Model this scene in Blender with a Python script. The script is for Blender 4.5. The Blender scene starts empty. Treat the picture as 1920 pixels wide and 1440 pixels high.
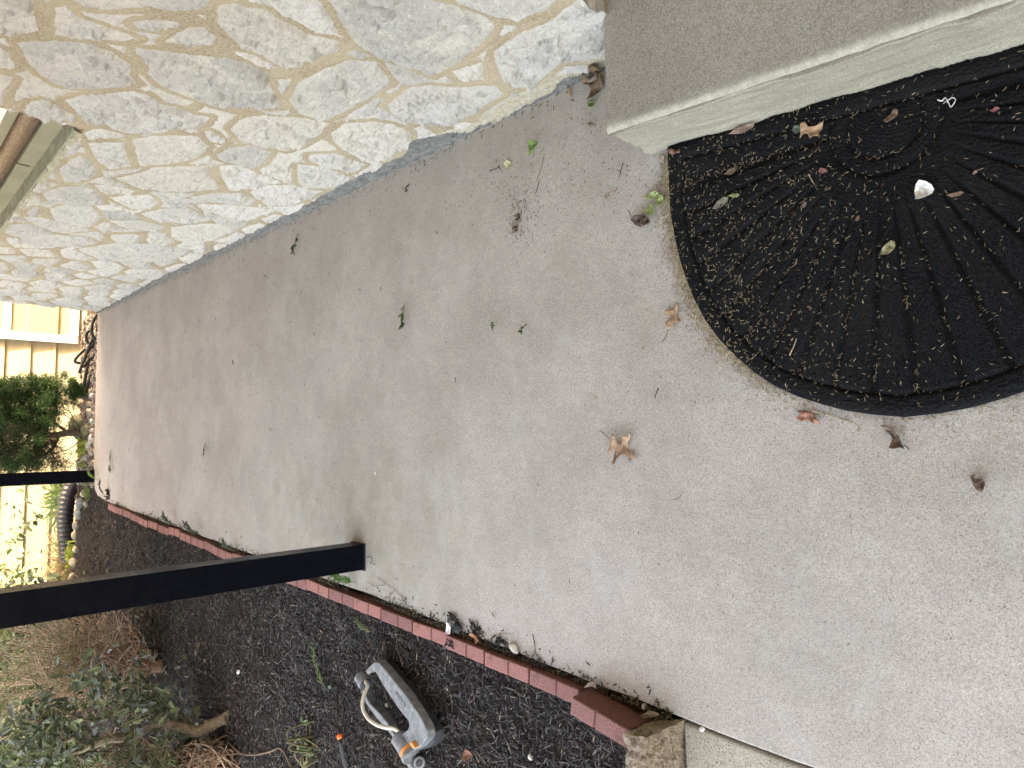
import bpy, bmesh, math, random
import numpy as np
from mathutils import Vector, Matrix
from mathutils.geometry import delaunay_2d_cdt
rad = math.radians
S = bpy.context.scene
COL = S.collection
rng = np.random.default_rng(7)
random.seed(7)

# ---------------------------------------------------------------- camera, sky, sun, exposure
R = np.array([[-0.0053, -0.9978, 0.0667], [-0.6917, 0.0519, 0.7203], [-0.7222, -0.0423, -0.6904]])
_F, _P = 1300.0, np.array([960.0, 720.0])
def _R():
    d = np.array([2320 - 960, 800 - 720, _F]); d /= np.linalg.norm(d)
    f = np.array([0, 0, 1.0]); fh = f - d * (f @ d); fh /= np.linalg.norm(fh)
    up = -d; ri = np.cross(fh, up); a = rad(5.29)
    return np.array([[math.cos(a), math.sin(a), 0], [-math.sin(a), math.cos(a), 0], [0, 0, 1]]) @ np.array([ri, fh, up])
R = _R()
EYE = np.array([0, 0, 1.5])
cd = bpy.data.cameras.new('camera'); cam = bpy.data.objects.new('camera', cd); COL.objects.link(cam)
m = np.eye(4); m[:3, 0] = R @ [1, 0, 0]; m[:3, 1] = R @ [0, -1, 0]; m[:3, 2] = R @ [0, 0, -1]; m[:3, 3] = EYE
cam.matrix_world = Matrix(m.tolist())
cd.sensor_width = 36; cd.lens = 36 * _F / 1920; cd.clip_end = 500; cd.clip_start = 0.02
S.camera = cam
SUN_DIR = np.array([0.80, -0.27, 0.56]); SUN_DIR /= np.linalg.norm(SUN_DIR)
W = bpy.data.worlds.new("World"); S.world = W; W.use_nodes = True
nt = W.node_tree; bg = nt.nodes['Background']; sky = nt.nodes.new('ShaderNodeTexSky')
sky.sky_type = 'NISHITA'; sky.sun_disc = False
sky.sun_elevation = math.asin(SUN_DIR[2]); sky.sun_rotation = math.atan2(SUN_DIR[0], SUN_DIR[1])
sky.air_density = 0.7; sky.dust_density = 6.0; sky.ozone_density = 0.0
tint = nt.nodes.new('ShaderNodeMix'); tint.data_type = 'RGBA'; tint.blend_type = 'MULTIPLY'; tint.inputs[0].default_value = 1; tint.inputs[7].default_value = (1.0, .85, .615, 1)
nt.links.new(sky.outputs[0], tint.inputs[6]); nt.links.new(tint.outputs[2], bg.inputs[0]); bg.inputs[1].default_value = 0.15
ld = bpy.data.lights.new('sun', 'SUN'); ld.energy = 2.0; ld.angle = rad(0.5); ld.color = (1, 0.93, 0.82)
lo = bpy.data.objects.new('sun', ld); COL.objects.link(lo)
lo.rotation_euler = Vector(SUN_DIR.tolist()).to_track_quat('Z', 'Y').to_euler()
S.view_settings.view_transform = 'Standard'; S.view_settings.look = 'None'
S.view_settings.exposure = 4.5; S.view_settings.gamma = 1.0

# ---------------------------------------------------------------- helpers
def ray(px, py): return R @ np.array([px - 960, py - 720, _F])
def G(px, py, z=0.0):
    r = ray(px, py); return EYE + r * ((z - EYE[2]) / r[2])
def PL(px, py, ax, v):
    r = ray(px, py); return EYE + r * ((v - EYE[ax]) / r[ax])
def nrm(v): v = np.asarray(v, float); return v / (np.linalg.norm(v, axis=-1, keepdims=True) + 1e-12)

_perm = np.random.default_rng(3).permutation(512).astype(np.int64); _perm = np.concatenate([_perm, _perm, _perm])
_ga = np.random.default_rng(4).uniform(0, 2 * np.pi, 512); _gx, _gy = np.cos(_ga), np.sin(_ga)
def noise(x, y, seed=0):
    x = np.asarray(x, float) + seed * 17.37; y = np.asarray(y, float) + seed * 9.13
    xi = np.floor(x).astype(np.int64); yi = np.floor(y).astype(np.int64); xf = x - xi; yf = y - yi
    u = xf ** 3 * (xf * (xf * 6 - 15) + 10); v = yf ** 3 * (yf * (yf * 6 - 15) + 10)
    def gr(a, b, dx, dy):
        h = _perm[(_perm[(xi + a) & 511] + ((yi + b) & 511)) & 511]; return _gx[h] * dx + _gy[h] * dy
    n0 = gr(0, 0, xf, yf) * (1 - u) + gr(1, 0, xf - 1, yf) * u
    n1 = gr(0, 1, xf, yf - 1) * (1 - u) + gr(1, 1, xf - 1, yf - 1) * u
    return (n0 * (1 - v) + n1 * v) * 1.4
def fbm(x, y, o=4, seed=0, g=0.5):
    s = 0; a = 1; t = 0
    for i in range(o):
        s = s + a * noise(x * 2 ** i, y * 2 ** i, seed + i); t += a; a *= g
    return s / t
def sstep(a, b, x): t = np.clip((x - a) / (b - a), 0, 1); return t * t * (3 - 2 * t)

def mesh_np(name, V, faces=None, quads=None, tris=None, mat=None, parent=None, smooth=False, attrs=None):
    me = bpy.data.meshes.new(name); V = np.asarray(V, np.float32)
    if faces is not None:
        me.from_pydata([tuple(v) for v in V.tolist()], [], faces)
    else:
        me.vertices.add(len(V)); me.vertices.foreach_set('co', V.ravel())
        parts = [(np.asarray(q, np.int32), k) for q, k in ((quads, 4), (tris, 3)) if q is not None and len(q)]
        loops = np.concatenate([q.ravel() for q, k in parts]); sizes = np.concatenate([np.full(len(q), k) for q, k in parts])
        st = np.concatenate([[0], np.cumsum(sizes)[:-1]]).astype(np.int32)
        me.loops.add(len(loops)); me.loops.foreach_set('vertex_index', loops.astype(np.int32))
        me.polygons.add(len(sizes)); me.polygons.foreach_set('loop_start', st)
        me.update(calc_edges=True)
    for k, a in (attrs or {}).items():
        a = np.asarray(a, np.float32)
        if a.ndim == 1:
            at = me.attributes.new(k, 'FLOAT', 'POINT'); at.data.foreach_set('value', a)
        else:
            if a.shape[1] == 3: a = np.concatenate([a, np.ones((len(a), 1), np.float32)], 1)
            at = me.attributes.new(k, 'FLOAT_COLOR', 'POINT'); at.data.foreach_set('color', a.ravel())
    if smooth: me.polygons.foreach_set('use_smooth', np.ones(len(me.polygons), bool))
    me.validate(); me.update()
    o = bpy.data.objects.new(name, me); COL.objects.link(o)
    if mat: me.materials.append(mat)
    if parent is not None: o.parent = parent
    return o
def tag(o, label=None, cat=None, group=None, kind=None):
    if label: o['label'] = label
    if cat: o['category'] = cat
    if group: o['group'] = group
    if kind: o['kind'] = kind
    return o
def thing(name, label, cat, loc=(0, 0, 0), group=None):
    o = bpy.data.objects.new(name, None); COL.objects.link(o); o.location = [float(c) for c in loc]
    o.empty_display_size = 0.05
    return tag(o, label, cat, group)
def part(o, root):          # geometry was made in world space: keep it there under its thing
    o.parent = root; o.location = [-c for c in root.location]; return o
def recentre(o, c):         # put an object's origin at c without moving its geometry
    me = o.data; n = len(me.vertices); a = np.empty(n * 3, np.float32); me.vertices.foreach_get('co', a)
    a = a.reshape(-1, 3) - np.asarray(c, np.float32); me.vertices.foreach_set('co', a.ravel()); o.location = [float(v) for v in c]; me.update(); return o
def bevel(o, w, seg=2, ang=40):
    b = o.modifiers.new('bevel', 'BEVEL'); b.width = w; b.segments = seg; b.limit_method = 'ANGLE'; b.angle_limit = rad(ang); return o
def box(name, a, b, mat=None, parent=None):
    x0, y0, z0 = a; x1, y1, z1 = b
    V = [(x0, y0, z0), (x1, y0, z0), (x1, y1, z0), (x0, y1, z0), (x0, y0, z1), (x1, y0, z1), (x1, y1, z1), (x0, y1, z1)]
    F = [(0, 3, 2, 1), (4, 5, 6, 7), (0, 1, 5, 4), (1, 2, 6, 5), (2, 3, 7, 6), (3, 0, 4, 7)]
    return mesh_np(name, V, faces=F, mat=mat, parent=parent)
def prism(name, pts, z0, z1, mat=None, parent=None, top=None):
    n = len(pts); top = top or pts
    V = [(p[0], p[1], z0) for p in pts] + [(p[0], p[1], z1) for p in top]
    F = [tuple(range(n))[::-1], tuple(range(n, 2 * n))] + [(i, (i + 1) % n, n + (i + 1) % n, n + i) for i in range(n)]
    a = sum(pts[i][0] * pts[(i + 1) % n][1] - pts[(i + 1) % n][0] * pts[i][1] for i in range(n))
    if a < 0: F = [f[::-1] for f in F]
    return mesh_np(name, V, faces=F, mat=mat, parent=parent)
def smoothline(P, n):
    P = np.asarray(P, float); t = np.arange(len(P)); tt = np.linspace(0, len(P) - 1, n); out = []
    for x in tt:
        i = min(int(x), len(P) - 2); f = x - i
        p0, p1, p2, p3 = P[max(i - 1, 0)], P[i], P[i + 1], P[min(i + 2, len(P) - 1)]
        out.append(0.5 * ((2 * p1) + (-p0 + p2) * f + (2 * p0 - 5 * p1 + 4 * p2 - p3) * f * f + (-p0 + 3 * p1 - 3 * p2 + p3) * f ** 3))
    return np.array(out)
def tube_geo(P, r, k=8, cap=True):
    P = np.asarray(P, float); n = len(P); r = np.broadcast_to(np.asarray(r, float), (n,))
    T = nrm(np.gradient(P, axis=0)); u = np.cross(T[0], [0, 0, 1]);
    if np.linalg.norm(u) < 1e-3: u = np.array([1.0, 0, 0])
    u = nrm(u); U = []
    for i in range(n):
        u = nrm(u - T[i] * (u @ T[i])); U.append(u)
    U = np.array(U); B = np.cross(T, U); a = np.arange(k) * 2 * np.pi / k
    V = P[:, None] + (U[:, None] * np.cos(a)[None, :, None] + B[:, None] * np.sin(a)[None, :, None]) * r[:, None, None]
    V = V.reshape(-1, 3); i = np.arange(n - 1)[:, None] * k; j = np.arange(k)[None]; j2 = (j + 1) % k
    Q = np.stack([i + j, i + j2, i + k + j2, i + k + j], -1).reshape(-1, 4)
    if cap:
        V = np.concatenate([V, P[:1], P[-1:]]); c0, c1 = n * k, n * k + 1; jj = np.arange(k); j2 = (jj + 1) % k
        Tr = np.concatenate([np.stack([np.full(k, c0), j2, jj], -1), np.stack([np.full(k, c1), (n - 1) * k + jj, (n - 1) * k + j2], -1)])
    else: Tr = np.zeros((0, 3), int)
    return V, Q, Tr
class MB:
    def __init__(s): s.V = []; s.Q = []; s.T = []; s.n = 0; s.C = []
    def add(s, V, Q=None, T=None, c=None):
        V = np.asarray(V, float); s.V.append(V)
        if Q is not None and len(Q): s.Q.append(np.asarray(Q) + s.n)
        if T is not None and len(T): s.T.append(np.asarray(T) + s.n)
        s.n += len(V)
        cc = np.ones((len(V), 3)) * 0.5 if c is None else np.broadcast_to(np.asarray(c, float), (len(V), 3)); s.C.append(cc)
    def tube(s, P, r, k=8, c=None, cap=True):
        V, Q, T = tube_geo(P, r, k, cap); s.add(V, Q, T, c)
    def build(s, name, mat=None, smooth=False, parent=None):
        return mesh_np(name, np.concatenate(s.V), quads=np.concatenate(s.Q) if s.Q else None, tris=np.concatenate(s.T) if s.T else None,
                       mat=mat, smooth=smooth, parent=parent, attrs={'Col': np.concatenate(s.C)})
# templates: x is the length, y the width, z up
def t_chip():
    V = np.array([[-.5, -.3, 0], [-.5, .3, 0], [0, .5, .0], [0, -.5, .0], [.5, .2, 0], [.5, -.2, 0]], float)
    V = np.concatenate([V, V + [0, 0, 1]]); Q = [[0, 1, 2, 3], [3, 2, 4, 5], [6, 9, 8, 7], [9, 11, 10, 8], [0, 3, 9, 6], [3, 5, 11, 9], [1, 7, 8, 2], [2, 8, 10, 4], [0, 6, 7, 1], [5, 4, 10, 11]]
    return V, np.array(Q), None
def t_blade():
    V = np.array([[0, -.5, 0], [0, .5, 0], [.5, .5, .0], [.5, -.5, .0], [1, .1, 0], [1, -.1, 0]], float)
    return V, np.array([[0, 1, 2, 3], [3, 2, 4, 5]]), None
def t_leaf(fold=.25, droop=.12):
    xs = [0, .22, .5, .78, 1]; ws = [.0, .38, .5, .34, .0]; V = []; Q = []; T = []
    for x, w in zip(xs, ws):
        z = -droop * x * x
        V += [[x, -w, z + fold * w], [x, 0, z], [x, w, z + fold * w]]
    for i in range(4):
        a = i * 3; b = a + 3
        for k in (0, 1): Q.append([a + k, b + k, b + k + 1, a + k + 1])
    return np.array(V, float), np.array(Q), None
def t_holly():
    xs = [0, .12, .24, .38, .5, .64, .76, .9, 1]; ws = [0, .30, .20, .46, .27, .42, .2, .2, 0]; V = []; Q = []
    for x, w in zip(xs, ws): V += [[x, -w, -.12 * x * x + .4 * w], [x, 0, -.12 * x * x], [x, w, -.12 * x * x + .4 * w]]
    for i in range(8):
        a = i * 3
        for k in (0, 1): Q.append([a + k, a + 3 + k, a + 4 + k, a + k + 1])
    return np.array(V, float), np.array(Q), None
def frames(d, up):
    d = nrm(d); y = nrm(np.cross(up, d)); z = np.cross(d, y); return np.stack([d, y, z], -1)
def inst(mb, tmpl, pos, M, sc, col):
    V, Q, T = tmpl; N = len(pos); k = len(V)
    P = np.einsum('nij,nkj->nki', M, V[None] * sc[:, None, :]) + pos[:, None]
    off = (np.arange(N) * k)[:, None, None]
    mb.add(P.reshape(-1, 3), (Q[None] + off).reshape(-1, 4) if Q is not None else None, (T[None] + off).reshape(-1, 3) if T is not None else None, np.repeat(col, k, 0))
def rdir(n, zs=1.0):
    v = rng.normal(size=(n, 3)); v[:, 2] *= zs; return nrm(v)

# ---------------------------------------------------------------- materials
class NT:
    def __init__(s, name, rough=0.8, spec=0.3):
        s.m = bpy.data.materials.new(name); s.m.use_nodes = True; s.t = s.m.node_tree; s.n = s.t.nodes; s.b = s.n['Principled BSDF']
        s.b.inputs['Roughness'].default_value = rough; s.b.inputs['Specular IOR Level'].default_value = spec
        s.tc = s.n.new('ShaderNodeTexCoord').outputs['Object']
    def L(s, a, b): s.t.links.new(a, b)
    def set(s, sock, v):
        if hasattr(v, 'is_output') or isinstance(v, bpy.types.NodeSocket): s.L(v, sock)
        else:
            if isinstance(v, (tuple, list)) and len(v) == 3 and sock.type == 'RGBA': v = (*v, 1)
            sock.default_value = v
    def noise(s, sc, det=4, rough=.55, vec=None, dist=0, col=False):
        n = s.n.new('ShaderNodeTexNoise'); n.inputs['Scale'].default_value = sc; n.inputs['Detail'].default_value = det
        n.inputs['Roughness'].default_value = rough; n.inputs['Distortion'].default_value = dist; s.L(vec or s.tc, n.inputs['Vector']); return n.outputs[1 if col else 0]
    def vor(s, sc, feat='F1', vec=None, out='Distance'):
        n = s.n.new('ShaderNodeTexVoronoi'); n.inputs['Scale'].default_value = sc; n.feature = feat; s.L(vec or s.tc, n.inputs['Vector']); return n.outputs[out]
    def map(s, v, a, b, c=0., d=1., smooth=True):
        n = s.n.new('ShaderNodeMapRange'); n.interpolation_type = 'SMOOTHSTEP' if smooth else 'LINEAR'
        s.set(n.inputs[0], v); 
        for i, x in enumerate((a, b, c, d)): s.set(n.inputs[i + 1], x)
        return n.outputs[0]
    def mix(s, f, a, b, mode='MIX'):
        n = s.n.new('ShaderNodeMix'); n.data_type = 'RGBA'; n.blend_type = mode; s.set(n.inputs[0], f); s.set(n.inputs[6], a); s.set(n.inputs[7], b); return n.outputs[2]
    def math(s, op, a, b=0.):
        n = s.n.new('ShaderNodeMath'); n.operation = op; s.set(n.inputs[0], a); s.set(n.inputs[1], b); return n.outputs[0]
    def attr(s, name, col=False):
        n = s.n.new('ShaderNodeAttribute'); n.attribute_name = name; return n.outputs['Color' if col else 'Fac']
    def sep(s, v=None):
        n = s.n.new('ShaderNodeSeparateXYZ'); s.L(v or s.tc, n.inputs[0]); return n.outputs
    def scale(s, v, loc=(0, 0, 0), rot=(0, 0, 0)):
        n = s.n.new('ShaderNodeMapping'); n.inputs['Scale'].default_value = v; n.inputs['Location'].default_value = loc; n.inputs['Rotation'].default_value = rot
        s.L(s.tc, n.inputs[0]); return n.outputs[0]
    def bump(s, h, st=.5, dist=.003, prev=None):
        n = s.n.new('ShaderNodeBump'); n.inputs['Strength'].default_value = st; n.inputs['Distance'].default_value = dist; s.L(h, n.inputs['Height'])
        if prev is not None: s.L(prev, n.inputs['Normal'])
        return n.outputs[0]
    def out(s, col=None, normal=None, rough=None):
        if col is not None: s.set(s.b.inputs['Base Color'], col)
        if normal is not None: s.L(normal, s.b.inputs['Normal'])
        if rough is not None: s.set(s.b.inputs['Roughness'], rough)
        return s.m

def m_concrete(name, base, light, dark, stain=None, grain=1.0, stainamt=.5):
    t = NT(name, .88, .25)
    vs = t.n.new('ShaderNodeSeparateColor'); t.L(t.vor(430, out='Color'), vs.inputs[0]); f = t.math('ADD', t.math('MULTIPLY', vs.outputs[0], .62), t.math('MULTIPLY', t.noise(190, 4, .8), .38))
    c = t.mix(t.map(f, .15, .85, smooth=False), dark, light)
    c = t.mix(.12, c, base)
    pore = t.map(t.noise(210, 1, .5, vec=t.scale((1, 1, 1), (5, 2, 1))), .63, .70)
    c = t.mix(t.math('MULTIPLY', pore, .7 * grain), c, tuple(x * .38 for x in base))
    wh = t.map(t.noise(230, 1, .5, vec=t.scale((1, 1, 1), (1, 7, 3))), .62, .72); c = t.mix(t.math('MULTIPLY', wh, .5 * grain), c, tuple(min(1, x * 1.6) for x in base))
    c = t.mix(1, c, t.mix(t.map(t.noise(2.2, 6, .62), .3, .7), (.87, .865, .85), (1.09, 1.09, 1.09)), 'MULTIPLY')
    c = t.mix(1, c, t.mix(t.map(t.noise(14, 5, .6), .3, .7), (.97, .97, .97), (1.03, 1.03, 1.03)), 'MULTIPLY')
    if stain:
        c = t.mix(t.math('MULTIPLY', t.map(t.noise(1.7, 5, .65, dist=.6), .55, .75), stainamt), c, stain)
    h = t.noise(260, 4, .7); n = t.bump(h, .5, .003); n = t.bump(t.noise(9, 3), .3, .01, n)
    return t, c, n

def slab_mat():
    t, c, n = m_concrete('porch_concrete', (.388, .343, .311), (.488, .436, .400), (.282, .245, .220), (.33, .29, .215), 1.0, .55)
    xyz = t.sep()
    # dark round drip spots, pock marks near the wall
    v = t.vor(9, vec=t.scale((1, 1, 1))); spot = t.map(v, .0, .13, 1, 0)
    msk = t.map(t.noise(1.3, 2), .5, .62)
    c = t.mix(t.math('MULTIPLY', t.math('MULTIPLY', spot, msk), .35), c, (.24, .21, .185))
    # cream mortar splash next to the wall
    nz = t.math('ADD', xyz[0], t.math('MULTIPLY', t.noise(12, 5, .7), .09))
    c = t.mix(t.math('MULTIPLY', t.map(nz, 1.045, 1.062), .6), c, (.52, .48, .43))
    # darker zone along the wall, broken up by noise
    c = t.mix(t.math('MULTIPLY', t.map(t.math('ADD', xyz[0], t.math('MULTIPLY', t.noise(2.5, 4), .5)), .75, 1.25), .28), c, (.27, .235, .20))
    v2 = t.math('MULTIPLY', t.noise(30, 5, .65, vec=t.scale((1, .12, 1))), 1)
    c = t.mix(1, c, t.mix(t.map(v2, .3, .7), (.98, .98, .98), (1.02, 1.02, 1.02)), 'MULTIPLY')
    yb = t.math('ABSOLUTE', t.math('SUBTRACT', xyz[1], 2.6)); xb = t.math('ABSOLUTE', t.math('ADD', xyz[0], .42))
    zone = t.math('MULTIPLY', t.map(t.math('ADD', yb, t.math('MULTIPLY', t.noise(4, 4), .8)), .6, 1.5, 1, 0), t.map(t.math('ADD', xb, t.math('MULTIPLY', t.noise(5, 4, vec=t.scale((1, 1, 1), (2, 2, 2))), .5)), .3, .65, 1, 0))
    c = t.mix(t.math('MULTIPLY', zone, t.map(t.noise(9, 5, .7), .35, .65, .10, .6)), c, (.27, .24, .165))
    band = t.math('MULTIPLY', t.map(t.noise(2.6, 5, .7, vec=t.scale((.8, 1.6, 1), (4, 1, 0)), dist=.8), .5, .72), .3); c = t.mix(band, c, (.46, .44, .415))
    c = t.mix(t.math('MULTIPLY', t.map(t.noise(5, 5, .7, vec=t.scale((1, 1, 1), (9, 4, 0))), .56, .72), .35), c, (.30, .265, .20))
    v3 = t.vor(5.5, vec=t.scale((1, 1, 1), (3, 8, 0))); c = t.mix(t.math('MULTIPLY', t.map(t.math('ADD', v3, t.math('MULTIPLY', t.noise(30, 3), .1)), .08, .17, 1, 0), .16), c, (.24, .22, .2))
    return t.out(c, n)
M_SLAB = slab_mat()
def step_mat():
    t, c, n = m_concrete('step_concrete', (.325, .298, .262), (.41, .38, .338), (.19, .165, .14), (.21, .165, .125), .6, .3)
    x3 = t.sep(); dd = t.math('SUBTRACT', x3[0], t.math('ADD', .6786, t.math('MULTIPLY', x3[1], .052)))
    dd = t.math('ADD', dd, t.math('MULTIPLY', t.math('SUBTRACT', t.noise(18, 5, .7), .5), .05))
    c = t.mix(t.map(dd, .004, .030, .6, 0), c, t.mix(t.map(t.noise(60, 4, .7), .3, .7), (.33, .31, .24), (.52, .49, .40)))
    return t.out(c, n)
def step_face_mat():
    t, c, n = m_concrete('step_parging', (.305, .276, .222), (.37, .338, .276), (.215, .192, .15), (.27, .25, .17), .4, .4)
    sm = t.noise(22, 6, .7, vec=t.scale((1, .25, 2.2)), dist=.8)
    c = t.mix(t.map(sm, .55, .8), c, (.43, .405, .34))
    n = t.bump(sm, .5, .006, n)
    return t.out(c, n)
def simple(name, col, rough=.6, var=.25, sc=20, spec=.3, bump=.2, bs=60, bd=.002, metal=0.):
    t = NT(name, rough, spec); a = tuple(x * (1 - var) for x in col); b = tuple(min(1, x * (1 + var)) for x in col)
    c = t.mix(t.map(t.noise(sc, 5, .6), .3, .7), a, b)
    n = t.bump(t.noise(bs, 4, .6), bump, bd) if bump else None
    t.b.inputs['Metallic'].default_value = metal
    return t.out(c, n)
def attrmat(name, rough=.7, spec=.3, var=.2, sc=80, bump=.2, trans=0.):
    t = NT(name, rough, spec); c = t.attr('Col', True)
    c = t.mix(1, c, t.mix(t.map(t.noise(sc, 4), .3, .7), (1 - var,) * 3, (1 + var,) * 3), 'MULTIPLY')
    n = t.bump(t.noise(sc * 2, 3), bump, .001) if bump else None
    m = t.out(c, n)
    if trans:
        tr = t.n.new('ShaderNodeBsdfTranslucent'); t.L(c, tr.inputs[0]); mx = t.n.new('ShaderNodeMixShader'); mx.inputs[0].default_value = trans
        o = t.n['Material Output']; t.L(t.b.outputs[0], mx.inputs[1]); t.L(tr.outputs[0], mx.inputs[2]); t.L(mx.outputs[0], o.inputs[0])
    return m
M_CHIP = attrmat('mulch_chip', .65, .35, .4, 150, .6)
M_STRAW = attrmat('straw', .7, .3, .2, 200, 0)
M_LEAFG = attrmat('foliage', .42, .45, .25, 60, .1, .25)
M_NEEDLE = attrmat('needles', .6, .3, .2, 60, 0, .2)
M_BARK = attrmat('bark', .85, .2, .4, 90, .9)
M_DRY = attrmat('dry_leaf', .6, .3, .22, 120, .3, .15)
M_ROCK = attrmat('river_rock', .75, .3, .3, 30, .4)

# ================================================================ SETTING
# slab edge on the bed side, traced on the ground
SLAB_E = [(6.47, -.518), (6.09, -.545), (5.0, -.575), (3.644, -.613), (2.347, -.637), (1.48, -.680), (.978, -.702), (.805, -.712), (-2.0, -.76)]
ey = np.array([p[0] for p in SLAB_E][::-1]); ex = np.array([p[1] for p in SLAB_E][::-1])
def edge_x(y): return np.interp(y, ey, ex)
pts = [(1.06, -2), (1.06, 6.64), (.30, 6.635), (-.372, 6.607), (-.47, 6.55)]
for y in np.arange(6.45, -2.0, -.05):
    pts.append((float(edge_x(y) + .004 * noise(y * 6, 0) + .002 * noise(y * 30, 3)), float(y)))
pts.append((-.76, -2))
slab = prism('porch_slab', pts, -.16, 0, M_SLAB); bevel(slab, .006, 2); tag(slab, kind='structure')
slab['label'] = 'worn pinkish grey concrete porch slab'
# paler strip of walkway beyond the joint
tw, cw, nw = m_concrete('walkway_concrete', (.36, .32, .255), (.47, .42, .34), (.23, .20, .16), (.25, .20, .13), 1.6, .4)
xe = lambda y: float(edge_x(y)) - .014
wp = [(xe(.978), .978), (xe(.5), .5), (xe(-2), -2), (-2.0, -2), (-2.0, .955), (-.88, .972)]
walk = prism('walkway', wp, -.15, -.012, tw.out(cw, nw)); bevel(walk, .008, 3); tag(walk, kind='structure')
# soil under everything
def ground_h(x, y): return -.10 - .28 * sstep(6.9, 8.6, y) + 0 * x
gx = np.concatenate([np.linspace(-60, -8, 14), np.linspace(-7, 4, 60), np.linspace(5, 60, 12)]); gy = np.concatenate([np.linspace(-40, -3, 10), np.linspace(-2, 12, 80), np.linspace(13, 90, 14)])
X, Y = np.meshgrid(gx, gy, indexing='ij'); Z = ground_h(X, Y) - .07 + .02 * fbm(X * 1.5, Y * 1.5, 3)
nx, ny = X.shape; idx = np.arange(nx * ny).reshape(nx, ny)
Q = np.stack([idx[:-1, :-1], idx[1:, :-1], idx[1:, 1:], idx[:-1, 1:]], -1).reshape(-1, 4)
g = mesh_np('ground', np.stack([X, Y, Z], -1).reshape(-1, 3), quads=Q, mat=simple('soil', (.09, .07, .045), .95, .5, 3, bump=.6, bs=30, bd=.02), smooth=True); tag(g, kind='structure')
# mulch bed surface
def bed_h(x, y):
    h = -.035 + .030 * fbm(x * 2.2, y * 2.2, 3, 5) + .014 * fbm(x * 14, y * 14, 3, 6) - .04 * sstep(-1.2, -3.0, x) * 0
    return h + .05 * sstep(5.2, 7.2, y) * sstep(-.9, -1.6, x) - .42 * sstep(7.2, 8.6, y)
X, Y = np.meshgrid(np.arange(-5.2, -.44, .02), np.arange(.7, 9.2, .02), indexing='ij')
Z = bed_h(X, Y); 
front = .985 + .0 * X; Z = np.where(Y < front, -.16, Z)
Z = np.where(X > edge_x(Y) - .005, np.where(Y < 6.5, -.14, Z), Z)
nx, ny = X.shape; idx = np.arange(nx * ny).reshape(nx, ny); Q = np.stack([idx[:-1, :-1], idx[1:, :-1], idx[1:, 1:], idx[:-1, 1:]], -1).reshape(-1, 4)
tm = NT('mulch_soil', .95, .2); cm = tm.mix(tm.map(tm.noise(60, 5, .7), .3, .7), (.010, .008, .0075), (.045, .035, .032)); cm = tm.mix(tm.map(tm.noise(7, 3), .5, .7), cm, (.03, .019, .013))
g = mesh_np('mulch_bed', np.stack([X, Y, Z], -1).reshape(-1, 3), quads=Q, mat=tm.out(cm, tm.bump(tm.noise(120, 5, .7), 1, .01)), smooth=True); tag(g, kind='structure')
# ground by the stones past the slab's end
X, Y = np.meshgrid(np.arange(-.46, 1.8, .03), np.arange(6.58, 9.3, .03), indexing='ij')
Z = -.06 + .02 * fbm(X * 5, Y * 5, 3, 8) - .40 * sstep(7.2, 8.6, Y); nx, ny = X.shape; idx = np.arange(nx * ny).reshape(nx, ny)
Q = np.stack([idx[:-1, :-1], idx[1:, :-1], idx[1:, 1:], idx[:-1, 1:]], -1).reshape(-1, 4)
g = mesh_np('soil_strip', np.stack([X, Y, Z], -1).reshape(-1, 3), quads=Q, mat=simple('garden_soil', (.11, .08, .055), .95, .5, 20, bump=.8, bs=60, bd=.01), smooth=True); tag(g, kind='structure')

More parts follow.
